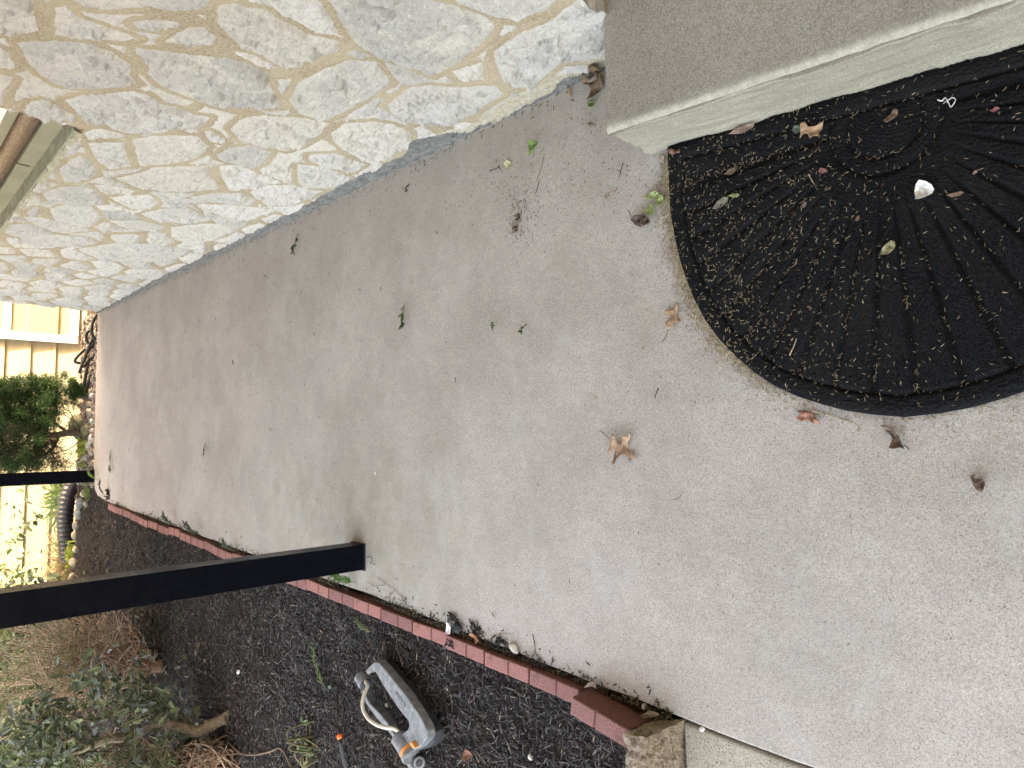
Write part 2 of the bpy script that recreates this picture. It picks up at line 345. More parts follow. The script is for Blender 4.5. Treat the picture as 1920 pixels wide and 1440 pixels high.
# ---------------------------------------------------------------- the stone-faced house on the right
WX = 1.032
def pg(off, sc, L): return [(off[0] + x / sc, off[1] + y / sc) for x, y in L]
z1 = lambda *L: pg((0, 0), 3, L)
z2 = lambda *L: pg((560, 0), 3, L)
STONES = [
 z1((-60,-20),(190,-10),(200,80),(222,175),(150,187),(-60,188)), z1((310,40),(370,28),(440,92),(560,135),(700,182),(790,215),(700,237),(500,217),(310,202),(300,120)),
 z1((370,-80),(1200,-80),(1185,10),(1140,52),(980,62),(850,42),(600,57),(480,40),(400,0)), z1((735,125),(870,103),(990,115),(1040,132),(900,167),(780,157)),
 z1((1060,150),(1150,148),(1225,208),(1215,247),(1080,252),(915,242),(960,200)),
 z1((1220,20),(1320,15),(1400,40),(1480,42),(1560,90),(1740,190),(1915,230),(1912,292),(1800,312),(1600,367),(1450,300),(1300,222),(1208,110)),
 z1((90,235),(300,223),(480,238),(640,290),(690,320),(742,370),(732,420),(778,467),(700,492),(560,498),(330,482),(220,420),(160,360)),
 z1((760,265),(950,283),(1100,308),(1280,318),(1420,358),(1512,410),(1522,480),(1590,605),(1480,608),(1300,590),(1180,590),(1020,532),(900,482),(832,420),(822,350),(760,300)),
 z1((1290,282),(1380,290),(1500,340),(1585,387),(1500,378),(1400,342)), z1((-30,240),(60,298),(70,340),(102,382),(60,392),(-30,372)),
 z1((-30,408),(80,430),(40,520),(20,592),(-30,600)), z1((120,622),(170,563),(260,558),(340,598),(425,650),(440,682),(330,672),(240,662)),
 z1((350,560),(480,528),(640,518),(740,508),(840,528),(900,580),(1000,600),(1090,640),(1192,655),(1155,702),(1000,712),(920,747),(800,752),(700,747),(600,702),(560,680),(450,640)),
 z1((465,740),(560,718),(640,738),(722,765),(620,772),(480,772)), z1((488,800),(700,798),(722,880),(742,937),(610,952),(530,882)),
 z1((738,780),(850,763),(1000,757),(1100,758),(1182,820),(1162,852),(1060,900),(900,927),(780,928),(760,860)),
 z1((1140,733),(1190,733),(1282,795),(1250,807),(1170,782)), z1((1290,720),(1350,668),(1450,648),(1650,653),(1740,668),(1862,690),(1792,762),(1702,822),(1600,852),(1500,822),(1350,792)),
 z1((1213,870),(1290,828),(1400,813),(1480,838),(1532,860),(1480,922),(1430,947),(1340,922),(1230,897)), z1((328,950),(390,898),(460,868),(512,900),(552,982),(440,1022),(360,1027)),
 z1((645,1000),(800,968),(860,938),(1000,933),(1172,928),(1182,980),(1245,1062),(1100,1077),(900,1072),(760,1052)), z1((1228,930),(1350,928),(1470,978),(1592,1025),(1400,1052),(1290,1072),(1250,1002)),
 z1((235,1080),(350,1048),(470,1048),(540,1068),(592,1142),(480,1152),(380,1147),(260,1122)), z1((520,1038),(620,1038),(785,1075),(700,1092),(600,1077)),
 z1((608,1110),(700,1098),(850,1093),(892,1140),(862,1167),(740,1172),(650,1132)), z1((1055,1110),(1200,1083),(1360,1083),(1452,1130),(1420,1152),(1200,1132)),
 z1((1400,1078),(1500,1038),(1650,1038),(1805,1080),(1640,1152),(1500,1152)), z1((1095,1145),(1300,1148),(1565,1180),(1400,1242),(1300,1222),(1150,1182)),
 z1((145,1190),(220,1148),(228,1200),(150,1207)), z1((275,1170),(400,1143),(520,1163),(582,1220),(520,1267),(400,1252),(300,1232)),
 z1((555,1188),(700,1188),(805,1225),(740,1237),(600,1212)), z1((785,1200),(900,1173),(1060,1168),(1195,1240),(1040,1257),(900,1242)),
 z1((120,1213),(250,1222),(400,1262),(525,1295),(350,1312),(200,1262)), z1((600,1240),(800,1238),(930,1275),(900,1305),(720,1285)), z1((100,1330),(300,1318),(500,1335),(560,1365),(400,1378),(220,1372)),
 z1((960,1275),(1150,1255),(1380,1262),(1250,1330),(1080,1375),(960,1330)), z1((430,1400),(650,1365),(900,1372),(1080,1400),(1010,1440),(820,1470),(560,1460)),
 z2((120,-60),(560,-60),(720,-10),(900,32),(1060,92),(1110,130),(1090,190),(1020,262),(900,352),(760,425),(600,362),(480,320),(350,262),(270,182),(205,60)),
 z2((800,-60),(1480,-60),(1455,10),(1400,50),(1230,122),(1120,100),(1000,52),(900,18)),
 z2((1100,280),(1230,188),(1400,118),(1490,50),(1600,-30),(1720,-30),(1735,100),(1725,330),(1600,345),(1480,352),(1410,410),(1350,470),(1220,502),(1130,430),(1100,350)),
 z2((858,400),(1040,343),(1047,452),(900,452)), z2((0,460),(150,380),(280,333),(440,343),(500,430),(527,460),(440,512),(360,562),(220,652),(120,682),(0,640),(-60,560)),
 z2((488,590),(620,488),(740,478),(900,488),(1100,478),(1162,530),(1060,592),(950,662),(800,702),(680,682),(560,642)), z2((173,750),(260,688),(420,678),(540,698),(632,740),(642,820),(500,882),(380,902),(280,862),(200,802)),
 z2((50,868),(200,858),(380,920),(300,972),(150,942),(60,905)), z2((-10,920),(150,935),(302,1000),(220,1042),(80,1052),(-10,1020)), z2((-20,1050),(142,1075),(60,1112),(-30,1130)),
]
polys = [np.array([PL(x, y, 0, WX)[1:] for x, y in s]) for s in STONES]
def psd(P, x, y):       # signed distance to polygon, positive inside
    d = np.full(x.shape, 1e9); ins = np.zeros(x.shape, bool); n = len(P)
    for i in range(n):
        a = P[i]; b = P[(i + 1) % n]; e = b - a; wx = x - a[0]; wy = y - a[1]
        t = np.clip((wx * e[0] + wy * e[1]) / (e @ e + 1e-12), 0, 1); d = np.minimum(d, (wx - e[0] * t) ** 2 + (wy - e[1] * t) ** 2)
        c = ((a[1] > y) != (b[1] > y)) & (x < (b[0] - a[0]) * (y - a[1]) / (b[1] - a[1] + 1e-15) + a[0]); ins ^= c
    d = np.sqrt(d); return np.where(ins, d, -d)
ys = [1.030]; 
while ys[-1] < 6.66: ys.append(ys[-1] + .0036 + .0012 * (ys[-1] - 1))
ys = np.array(ys); ys[-1] = 6.66
zs = np.concatenate([np.arange(-.02, 1.60, .0048), np.arange(1.60, 2.46, .03)])
WY0, WY1, WZ0, WZ1 = 2.665, 5.2, .982, 2.25
iy = np.argmin(abs(ys - WY0)); ys[iy] = WY0; iy2 = np.argmin(abs(ys - WY1)); ys[iy2] = WY1
iz = np.argmin(abs(zs - WZ0)); zs[iz] = WZ0; iz2 = np.argmin(abs(zs - WZ1)); zs[iz2] = WZ1
Yg, Zg = np.meshgrid(ys, zs, indexing='ij')
Yw = Yg + .007 * fbm(Yg * 30, Zg * 30, 3, 11); Zw = Zg + .007 * fbm(Yg * 30, Zg * 30, 3, 15)
sdT = np.full(Yg.shape, -1e9); sid = np.zeros(Yg.shape, int)
for k, P in enumerate(polys):
    lo_, hi_ = P.min(0) - .12, P.max(0) + .12
    a0, a1 = np.searchsorted(ys, [lo_[0], hi_[0]]); b0, b1 = np.searchsorted(zs, [lo_[1], hi_[1]])
    if a1 <= a0 or b1 <= b0: continue
    sl = (slice(a0, a1), slice(b0, b1)); d = psd(P, Yw[sl], Zw[sl]); mk = d > sdT[sl]
    sdT[sl] = np.where(mk, d, sdT[sl]); sid[sl] = np.where(mk, k + 1, sid[sl])
# untraced parts of the wall: irregular cells
seeds = []
for _ in range(60000):
    c = np.array([rng.uniform(.8, 7.0), rng.uniform(-.15, 2.7)]); r = rng.uniform(.75, 1.15)
    if any(((c[0] - s[0]) / 1.28) ** 2 + (c[1] - s[1]) ** 2 < (.185 * r) ** 2 for s in seeds[-2500:]): continue
    if c[0] < 6.5 and any(abs(P - c).min() < .5 and (psd(P, np.array([c[0]]), np.array([c[1]]))[0] > -.045) for P in polys): continue
    seeds.append(c)
    if len(seeds) > 560: break
seeds = np.array(seeds)
F1 = np.full(Yg.shape, 1e9); F2 = F1.copy(); own = np.zeros(Yg.shape, int)
Yv = (Yg + .03 * fbm(Yg * 5, Zg * 5, 3, 21)) / 1.28; Zv = Zg + .03 * fbm(Yg * 5, Zg * 5, 3, 25)
tilt = .25 * Zv; 
for k, s in enumerate(seeds):
    a0, a1 = np.searchsorted(ys, [s[0] - .8, s[0] + .8]); sl = slice(a0, a1)
    if a1 <= a0: continue
    d = np.hypot(Yv[sl] - s[0] / 1.28, Zv[sl] - s[1]); f1 = F1[sl]; n1 = d < f1
    F2[sl] = np.where(n1, f1, np.minimum(F2[sl], d)); F1[sl] = np.where(n1, d, f1); own[sl] = np.where(n1, k, own[sl])
mort = .017
sdT = sdT - .002
sdV = np.minimum((F2 - F1) * .5 - mort, -sdT - .022)
mxs = np.full(len(seeds), -1.); np.maximum.at(mxs, own.ravel(), sdV.ravel()); sdV = np.where(mxs[own] < .020, -.01, sdV)
sdV = sdV + .004 * fbm(Yg * 40, Zg * 40, 2, 31)
sd = np.maximum(sdT, sdV); sidx = np.where(sdT > sdV, sid, 1000 + own)
tonet = np.random.default_rng(5).uniform(0, 1, 2000); angt = np.random.default_rng(6).uniform(-.5, .5, 2000); tx = np.random.default_rng(8).uniform(-1, 1, (2000, 3))
tone = tonet[sidx]
ang = angt[sidx] + .9; ca, sa = np.cos(ang), np.sin(ang)
u = (Yg * ca + Zg * sa); v = (-Yg * sa + Zg * ca)
cyx = np.array([P.mean(0) for P in polys]); cc = np.zeros((2000, 2)); cc[1:len(polys) + 1] = cyx; cc[1000:1000 + len(seeds)] = seeds
ins = sstep(-.001, .012, sd)
face = .012 + .006 * tx[sidx, 2] + (Yg - cc[sidx, 0]) * .055 * tx[sidx, 0] + (Zg - cc[sidx, 1]) * .055 * tx[sidx, 1]
def facets(x, y, s, seed):     # split-face facets: every cell is a randomly tilted plane
    x = x / s; y = y / s; xi = np.floor(x).astype(int); yi = np.floor(y).astype(int); best = np.full(x.shape, 1e9); out = np.zeros(x.shape)
    rr_ = np.random.default_rng(seed); jx, jy, ax_, ay_, az_ = [rr_.uniform(-1, 1, (64, 64)) for _ in range(5)]
    for a in (-1, 0, 1):
        for b in (-1, 0, 1):
            cx_, cy_ = (xi + a) % 64, (yi + b) % 64; px_ = xi + a + .5 + .45 * jx[cx_, cy_]; py_ = yi + b + .5 + .45 * jy[cx_, cy_]
            d = (x - px_) ** 2 + (y - py_) ** 2; k = d < best; best = np.where(k, d, best)
            out = np.where(k, (x - px_) * ax_[cx_, cy_] + (y - py_) * ay_[cx_, cy_] + .35 * az_[cx_, cy_], out)
    return out
wu = u + .02 * fbm(u * 12, v * 12, 3, 33); wv = v + .02 * fbm(u * 12, v * 12, 3, 36)
fc_ = .6 * facets(wu * .75, wv * 1.5, .085, 3) + .42 * facets(wu, wv * 1.7, .036, 5)
rough_k = .45 + .9 * tonet[(sidx + 31) % 2000]
fl = fbm(u * 7, v * 16, 4, 41); steps = np.floor(fl * 5) / 5 * .5 + fl * .5
face = face + (.030 * fc_ * rough_k + .020 * steps) * (1 - .45 * sstep(2.2, 4.5, Yg)) + .011 * fbm(u * 24, v * 60, 3, 45) + .006 * fbm(Yg * 110, Zg * 110, 2, 48)
crack = 1 - np.abs(fbm(u * 5, v * 12, 3, 52)) * 14; face -= .016 * np.clip(crack, 0, 1) * (tonet[(sidx + 77) % 2000] > .45)
face = np.clip(face, .002, .045) * (.55 + .45 * sstep(0, .03, sd))
mor = .003 * fbm(Yg * 22, Zg * 22, 3, 61) + .0018 * fbm(Yg * 90, Zg * 90, 2, 64) + .004 * sstep(-.0, -.02, sd)
base = WX - (mor * (1 - ins) + (face + .001) * ins)
# foot of the wall: grey render band, cream smears
n1 = fbm(Yg * 5, Zg * 3, 4, 71); n2 = fbm(Yg * 16, Zg * 16, 3, 75)
bump1 = .055 * np.exp(-((Yg - 1.97) / .09) ** 2) + .012 * np.exp(-((Yg - 2.35) / .2) ** 2)
gl = (.040 + .018 * n1 + .010 * n2 + bump1 - .02 * sstep(5.4, 6.2, Yg)) * sstep(1.76, 1.84, Yg) + (.020 + .02 * n2) * np.exp(-((Yg - 1.31) / .05) ** 4) + .004 * sstep(1.8, 1.7, Yg)
gray = sstep(.004, -.004, Zg - gl)
cl = gl + .012 + .02 * fbm(Yg * 7, Zg * 4, 3, 81) + .045 * np.exp(-((Yg - 1.5) / .16) ** 2) + .05 * np.exp(-((Yg - 1.10) / .06) ** 2)
cream = sstep(.004, -.004, Zg - cl) * (1 - gray) * sstep(1.95, 1.8, Yg)
gh = .010 + .007 * fbm(Yg * 20, Zg * 60, 4, 85) + .005 * fbm(Yg * 70, Zg * 70, 2, 86) + .012 * sstep(.05, 0., Zg)
base = base * (1 - gray) + (WX - gh) * gray
base = np.where(cream > .5, WX - .003 - .004 * np.abs(n2) - .003 * fbm(Yg * 60, Zg * 60, 3, 88), base)
hole = np.zeros((len(ys) - 1, len(zs) - 1), bool)
yc = (ys[:-1] + ys[1:]) / 2; zc = (zs[:-1] + zs[1:]) / 2
hole = ((yc > WY0) & (yc < WY1))[:, None] & ((zc > WZ0) & (zc < WZ1))[None]
nx, ny = Yg.shape; idx = np.arange(nx * ny).reshape(nx, ny)
Qa = np.stack([idx[:-1, :-1], idx[:-1, 1:], idx[1:, 1:], idx[1:, :-1]], -1)
Q = Qa[~hole]
V = np.stack([base, Yg, Zg], -1).reshape(-1, 3); XB = 1.19
ext = []; nv = len(V); addV = []; 
def skirt(ids):
    global nv
    ids = np.asarray(ids); B = V[ids].copy(); B[:, 0] = XB; addV.append(B); k = np.arange(len(ids)) + nv; nv += len(ids)
    ext.append(np.stack([ids[:-1], ids[1:], k[1:], k[:-1]], -1))
skirt(idx[0]); skirt(idx[-1]); skirt(idx[:, -1]); skirt(idx[iy:iy2 + 1, iz]); skirt(idx[iy:iy2 + 1, iz2]); skirt(idx[iy, iz:iz2 + 1]); skirt(idx[iy2, iz:iz2 + 1])
Vall = np.concatenate([V] + addV); pad = len(Vall) - len(V)
P0 = lambda a, v=0.: np.concatenate([a.ravel(), np.full(pad, v)])
t = NT('ashlar_stone', .82, .3)
a_sd = t.attr('sd'); a_t = t.attr('tone'); a_g = t.attr('gray'); a_c = t.attr('cream')
edge = t.math('ADD', a_sd, t.math('MULTIPLY', t.math('SUBTRACT', t.noise(70, 5, .7), .5), .012))
isst = t.map(edge, .0, .0025)
st = t.mix(a_t, (.55, .507, .474), (.745, .69, .652)); fr_ = t.math('FRACT', t.math('MULTIPLY', a_t, 7.3)); st = t.mix(t.map(fr_, .6, 1, 0, .45), st, (.69, .61, .50)); st = t.mix(t.map(fr_, .3, 0, 0, .4), st, (.48, .45, .43))
st = t.mix(t.map(t.noise(7, 5, .6, dist=1), .45, .7), st, (.69, .63, .56)); 
st = t.mix(t.math('MULTIPLY', t.map(t.noise(5, 6, .7, vec=t.scale((1, 1, 1), (3, 1, 2)), dist=.7), .52, .68), .35), st, (.42, .39, .36))
st = t.mix(t.math('MULTIPLY', t.map(t.noise(130, 5, .85), .5, .66), .6), st, (.29, .26, .22))
st = t.mix(t.math('MULTIPLY', t.map(t.noise(45, 5, .75, dist=.8), .55, .70), .4), st, (.42, .38, .33))
st = t.mix(t.math('MULTIPLY', t.map(t.noise(75, 5, .8), .54, .68), .6), st, (.84, .80, .765))
mo = t.mix(t.map(t.noise(130, 5, .75), .3, .7), (.31, .235, .15), (.57, .47, .345))
mo = t.mix(t.math('MULTIPLY', t.map(t.noise(5, 4), .4, .65), .5), mo, (.57, .48, .345))
c = t.mix(isst, mo, st)
gr = t.mix(t.map(t.noise(60, 5, .7, vec=t.scale((1, .4, 1)), dist=1.2), .35, .65), (.13, .127, .122), (.27, .262, .25))
cr = t.mix(t.map(t.noise(90, 5, .7), .3, .7), (.42, .35, .25), (.66, .60, .49))
c = t.mix(t.map(a_c, .4, .6), c, cr); c = t.mix(t.map(a_g, .4, .6), c, gr)
n = t.bump(t.noise(55, 6, .75, dist=.6, vec=t.scale((1, .6, 1.5), rot=(.5, 0, 0))), .7, .011); n = t.bump(t.noise(150, 5, .8), .9, .006, n)
M_STONE = t.out(c, n)
HOUSE = thing('stone_house', 'house wall of pale irregular fieldstone with sandy mortar beside the porch', 'house', (1.1, 3.8, 0))
w = mesh_np('wall', Vall, quads=np.concatenate([Q] + ext), mat=M_STONE, smooth=True, attrs={'sd': P0(sd, -.01), 'tone': P0(tone, .5), 'gray': P0(gray), 'cream': P0(cream)}); part(w, HOUSE)
M_PLAIN = simple('house_render', (.55, .48, .36), .9, .1, 4)
part(box('back_wall', (1.192, 1.032, -.1), (6, 6.658, 2.46), M_PLAIN), HOUSE)
part(box('recess_wall', (1.62, -14, -.1), (6, 1.028, 2.46), M_PLAIN), HOUSE)  # unseen run behind the camera, extended to cut light on the slab
part(box('upper_wall', (1.06, -14, 2.56), (6, 6.70, 3.12), M_PLAIN), HOUSE)  # out of view; height and length shaped for where the sun reaches
M_OLIVE = simple('olive_paint', (.235, .215, .15), .55, .12, 8, bump=.25, bs=140)
M_SOFF = simple('porch_ceiling_paint', (.6, .57, .5), .7, .05)
part(box('porch_roof', (-.95, -14, 2.47), (6.2, 6.95, 2.555), M_SOFF), HOUSE)  # roof over the posts, out of view; lengthened behind the camera for shade
# window in the stone wall
win = thing('window', None, None, (0, 0, 0)); win.parent = HOUSE; win.location = (-1.1 + 1.09, -3.8 + 3.9, 1.1); wl = np.array([1.09, 3.9, 1.1])
def wpart(o): o.parent = win; o.location = [-float(c) for c in wl]; return o
ts = NT('brushed_sill', .6, .3); ws = ts.noise(26, 4, .6, vec=ts.scale((.6, 1, 1)), dist=1.5)
cs = ts.mix(ts.map(ws, .35, .65), (.27, .25, .175), (.40, .375, .27)); M_SILL = ts.out(cs, ts.bump(ws, .9, .012))
X, Y = np.meshgrid(np.linspace(1.012, 1.105, 12), np.linspace(WY0 + .003, WY1 - .003, 420), indexing='ij')
Z = WZ0 + .004 + .10 * (X - 1.03) * .5 + .0035 * noise(X * 18, Y * 24, 91) + .0015 * noise(X * 50, Y * 50, 92)
Z = np.where(X < 1.02, Z - .02, Z)
nx, ny = X.shape; idx = np.arange(nx * ny).reshape(nx, ny); Q = np.stack([idx[:-1, :-1], idx[1:, :-1], idx[1:, 1:], idx[:-1, 1:]], -1).reshape(-1, 4)
wpart(mesh_np('sill', np.stack([X, Y, Z], -1).reshape(-1, 3), quads=Q, mat=M_SILL, smooth=True))
b = wpart(box('lower_rail', (1.090, WY0 + .002, WZ0 - .0), (1.125, WY1 - .002, 1.046), M_OLIVE)); bevel(b, .003)
b = wpart(box('jamb_block', (1.036, WY0 + .001, WZ0 + .006), (1.089, WY0 + .05, 1.012), simple('brown_block', (.13, .10, .08), .8, .2, 30)))
mb = MB(); mb.tube([(1.128, y, 1.083) for y in np.linspace(WY0 + .004, WY1 - .004, 120)], .041, 28)
ta = NT('amber_padding', .42, .5); va = ta.vor(170, 'F1', ta.scale((1, .45, 1), rot=(0.4, 0, 0)), 'Distance')
ca_ = ta.mix(ta.map(va, .1, .7), (.24, .16, .105), (.12, .075, .05)); M_AMB = ta.out(ca_, ta.bump(va, .8, .002))
wpart(mb.build('padding_roll', M_AMB, True))
b = wpart(box('middle_rail', (1.078, WY0 + .002, 1.124), (1.14, WY1 - .002, 1.158), M_OLIVE)); bevel(b, .004)
b = wpart(box('sash', (1.062, WY0 + .002, 1.160), (1.13, WY1 - .002, 1.225), simple('white_sash', (.78, .77, .72), .35, .04, 5, bump=0))); bevel(b, .006, 3)
tg = NT('dark_glass', .05, .8); wpart(box('pane', (1.12, WY0 + .003, 1.226), (1.13, WY1 - .003, WZ1 - .003), tg.out((.02, .025, .03))))
b = wpart(box('latch', (1.084, 3.36, 1.005), (1.090, 3.372, 1.052), M_OLIVE)); bevel(b, .002)

# ---------------------------------------------------------------- the door step
M_STEP = step_mat(); M_STEPF = step_face_mat()
SH = .175
st = thing('door_step', 'raised grey concrete door step behind the half round doormat', 'step', (0, 0, 0))
fx = lambda y: .733 - .052 * (1.045 - y)
yy = np.concatenate([np.arange(-2, 1.0, .012), np.arange(1.0, 1.0451, .005)]); xx = np.concatenate([np.linspace(0, .06, 14), np.linspace(.075, 1.0, 40)])
X = fx(yy)[None] + xx[:, None] + 0; Y = np.broadcast_to(yy, X.shape); dx = xx[:, None] + 0 * Y
Z = SH + .0008 * noise(X * 8, Y * 8, 3) - .009 * np.clip(1 - dx / .014, 0, 1) ** 2 * (1 + .8 * fbm(Y * 30, 0 * Y, 3, 44)) + .004 * fbm(Y * 25, X * 25, 3, 9) * np.clip(1 - dx / .05, 0, 1)
Z = Z - .005 * np.clip(1 - (1.045 - Y) / .008, 0, 1) ** 2
def gridobj(name, X, Y, Z, mat, flip=False):
    nx, ny = X.shape; idx = np.arange(nx * ny).reshape(nx, ny); Q = np.stack([idx[:-1, :-1], idx[1:, :-1], idx[1:, 1:], idx[:-1, 1:]], -1).reshape(-1, 4)
    if flip: Q = Q[:, ::-1]
    return mesh_np(name, np.stack([X, Y, Z], -1).reshape(-1, 3), quads=Q, mat=mat, smooth=True)
tt = M_STEP.node_tree
o = gridobj('tread', X, Y, Z, M_STEP); part(o, st)
zz = np.concatenate([np.linspace(-.02, .155, 30), np.linspace(.158, SH, 8)])
Yf, Zf = np.meshgrid(yy, zz, indexing='ij'); topz = np.interp(Yf, yy, Z[0])
Xf = fx(Yf) - .0075 * fbm(Yf * 6, Zf * 10, 4, 13) - .006 * fbm(Yf * 22, Zf * 30, 3, 17) * 1 - .010 * sstep(.03, 0, Zf) - .012 * sstep(.14, .165, Zf) * sstep(SH + .002, SH - .012, Zf) * (.6 + fbm(Yf * 9, 0 * Zf, 3, 19))
k = sstep(.168, SH, Zf); Xf = Xf * (1 - k) + fx(Yf) * k; Zf = np.where(Zf > SH - .001, topz, np.minimum(Zf, topz))
Xf += .005 * sstep(1.02, 1.045, Yf)
part(gridobj('riser', Xf, Yf, Zf, M_STEPF, True), st)
b = box('core', (.745, -2, -.05), (1.62, 1.043, SH - .012), M_STEP); 
for vtx in b.data.vertices:
    if vtx.co.x < 1: vtx.co.x = fx(vtx.co.y) + .012
part(b, st)

# ---------------------------------------------------------------- posts
tp = NT('black_paint', .32, .07); wv = tp.noise(180, 4, .6, vec=tp.scale((1, 1, .03)))
cp = tp.mix(tp.map(wv, .3, .8), (.0015, .0022, .0050), (.0035, .0045, .009)); cp = tp.mix(tp.map(tp.noise(90, 2), .70, .78), cp, (.03, .03, .03))
M_POST = tp.out(cp, tp.bump(wv, .12, .001), tp.map(tp.noise(12, 3), .3, .7, .24, .38))
for nm, c, rz, lab in (('porch_post', (-.497, 2.457), rad(1.2), 'near square black painted porch post standing on the slab edge'), ('porch_post', (-.364, 6.62), rad(6), 'far slim black porch post at the end of the slab')):
    t0 = thing(nm, lab, 'post', (c[0], c[1], 0), 'black porch posts')
    o = box('shaft', (-.049, -.049, .001), (.049, .049, 2.47), M_POST); o.parent = t0; o.rotation_euler.z = rz; bevel(o, .0025)
    o = box('foot_plate', (-.053, -.053, .0006), (.053, .053, .006), simple('plate', (.02, .02, .025), .5, .1)); o.parent = t0; o.rotation_euler.z = rz

# ---------------------------------------------------------------- edging bricks
tb = NT('red_brick_face', .85, .25)
cb = tb.mix(tb.map(tb.noise(260, 3, .7), .3, .7), (.165, .062, .052), (.41, .205, .185)); cb = tb.mix(tb.math('MULTIPLY', tb.map(tb.noise(6, 4), .45, .7), .5), cb, (.34, .17, .15))
cb = tb.mix(tb.math('MULTIPLY', tb.map(tb.noise(300, 1), .68, .78), .35), cb, (.62, .5, .45))
oi = tb.n.new('ShaderNodeObjectInfo'); cb = tb.mix(1, cb, tb.mix(oi.outputs['Random'], (.74, .78, .80), (1.14, 1.12, 1.10)), 'MULTIPLY'); cb = tb.mix(tb.math('MULTIPLY', tb.map(tb.noise(22, 5, .7), .52, .68), .55), cb, (.12, .07, .05)); gn = tb.n.new('ShaderNodeNewGeometry'); sz_ = tb.sep(gn.outputs['Normal']); cb = tb.mix(tb.map(sz_[2], .5, .85, .8, 0), cb, tb.mix(tb.map(tb.noise(200, 3), .3, .7), (.10, .040, .028), (.17, .070, .048)))  # sides painted darker than the top by normal: shade put into the colour
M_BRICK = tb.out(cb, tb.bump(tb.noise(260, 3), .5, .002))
def brick_mesh(L, w, h, groove=True, seed=0):
    r = np.random.default_rng(seed); c = .003; g_ = .0065
    xs = [-L / 2, -L / 2 + c] + ([-L * .06 - .005, -L * .06, -L * .06 + .005] if groove else []) + [L / 2 - c, L / 2]
    dz = [-c, 0] + ([0, -g_, 0] if groove else []) + [0, -c]
    V = []; F = []
    for x, d in zip(xs, dz):
        ww = w / 2 - (c * .6 if x in (xs[0], xs[-1]) else 0)
        V += [(x, -ww, -h), (x, -ww, -c + d), (x, -ww + c, d), (x, ww - c, d), (x, ww, -c + d), (x, ww, -h)]
    n = len(xs)
    for i in range(n - 1):
        for j in range(6): F.append((i * 6 + j, i * 6 + (j + 1) % 6, (i + 1) * 6 + (j + 1) % 6, (i + 1) * 6 + j))
    F.append(tuple(range(6))[::-1]); F.append(tuple(range((n - 1) * 6, n * 6)))
    F = [f[::-1] for f in F]
    return V, F
by = np.array([-2, 1.274, 1.459, 1.66, 1.861, 2.058, 2.245, 2.446, 2.634, 2.853, 3.75, 3.93, 4.107, 4.305, 4.829, 4.991, 5.359, 5.646, 5.99, 6.5])
bx = np.array([-.72, -.703, -.695, -.688, -.676, -.672, -.663, -.654, -.653, -.641, -.633, -.623, -.604, -.597, -.587, -.588, -.570, -.563, -.545, -.52])
ordw = ['first', 'second', 'third', 'fourth', 'fifth', 'sixth', 'seventh', 'eighth', 'ninth', 'tenth', 'eleventh', 'twelfth', 'thirteenth', 'fourteenth', 'fifteenth', 'sixteenth', 'seventeenth', 'eighteenth', 'nineteenth', 'twentieth', 'twenty-first', 'twenty-second', 'twenty-third', 'twenty-fourth', 'twenty-fifth']
y = 1.275; k = 0
BM = [brick_mesh(.1925, .046, .10, True, s) for s in range(3)]; bme = None
while y + .2 < 6.15:
    x0 = np.interp(y, by, bx) - .025; x1 = np.interp(y + .198, by, bx) - .025; jig = .0 if y < 2.7 else rng.uniform(-.007, .007)
    c = ((x0 + x1) / 2 + jig, y + .099, (.026 if y < 1.7 else .018) + rng.uniform(-.003, .003) + .008 * sstep(3, 5, y))
    if bme is None:
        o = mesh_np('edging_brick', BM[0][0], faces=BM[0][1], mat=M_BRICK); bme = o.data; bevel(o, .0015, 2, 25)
    else:
        o = o.copy(); COL.objects.link(o)
    o.location = c; o.rotation_euler = (rng.uniform(-.02, .02), rng.uniform(-.012, .012), math.pi / 2 + math.atan2(-(x1 - x0), .198) + rng.uniform(-.02, .02)); 
    tag(o, 'upright red edging brick, %s in the row counted from the tan block' % ordw[k + 1], 'brick', 'red edging bricks along the mulch bed')
    y += .198 if rng.uniform() < .8 else .201; k += 1
# the raised turned brick at the near end
TBs = [G(1071, 1306, .088), G(1179, 1369, .088), G(1167, 1396, .088), G(1069, 1338, .088)]
a_, b_ = TBs[0][:2], TBs[1][:2]; dv = b_ - a_; Lb = float(np.linalg.norm(dv)); nv_ = np.array([dv[1], -dv[0]]) / Lb
if nv_[0] > 0: nv_ = -nv_
cen = (a_ + b_) / 2 + nv_ * .024
V_, F_ = brick_mesh(Lb - .002, .048, .16, True)
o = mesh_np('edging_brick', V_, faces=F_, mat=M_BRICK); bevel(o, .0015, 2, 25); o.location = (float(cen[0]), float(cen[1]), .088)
o.rotation_euler = (0, 0, math.atan2(dv[1], dv[0])); tag(o, 'tallest red edging brick standing proud between the row and the tan block', 'brick', 'red edging bricks along the mulch bed')
# tan split-face block
ttb = NT('split_block', .92, .2); cc_ = ttb.mix(ttb.map(ttb.noise(90, 5, .75), .3, .7), (.17, .125, .085), (.50, .41, .32)); cc_ = ttb.mix(ttb.map(ttb.vor(120), 0, .25, 1, 0), cc_, (.07, .06, .05))
cc_ = ttb.mix(ttb.math('MULTIPLY', ttb.map(ttb.noise(9, 4), .45, .6), .55), cc_, (.20, .15, .07)); M_TAN = ttb.out(cc_, ttb.bump(ttb.noise(70, 6, .8), 1, .012))
bm = bmesh.new(); top = [G(1171, 1375, .125)[:2], G(1213, 1382, .125)[:2], G(1213, 1470, .125)[:2], G(1168, 1470, .125)[:2]]; bot = [(-.727, 1.056), (-.716, .976), (-.90, .972), (-.92, 1.066)]
vt = [bm.verts.new((float(p[0]), float(p[1]), .125)) for p in top]; vb = [bm.verts.new((float(p[0]), float(p[1]), -.10)) for p in bot]
bm.faces.new(vt); bm.faces.new(vb[::-1])
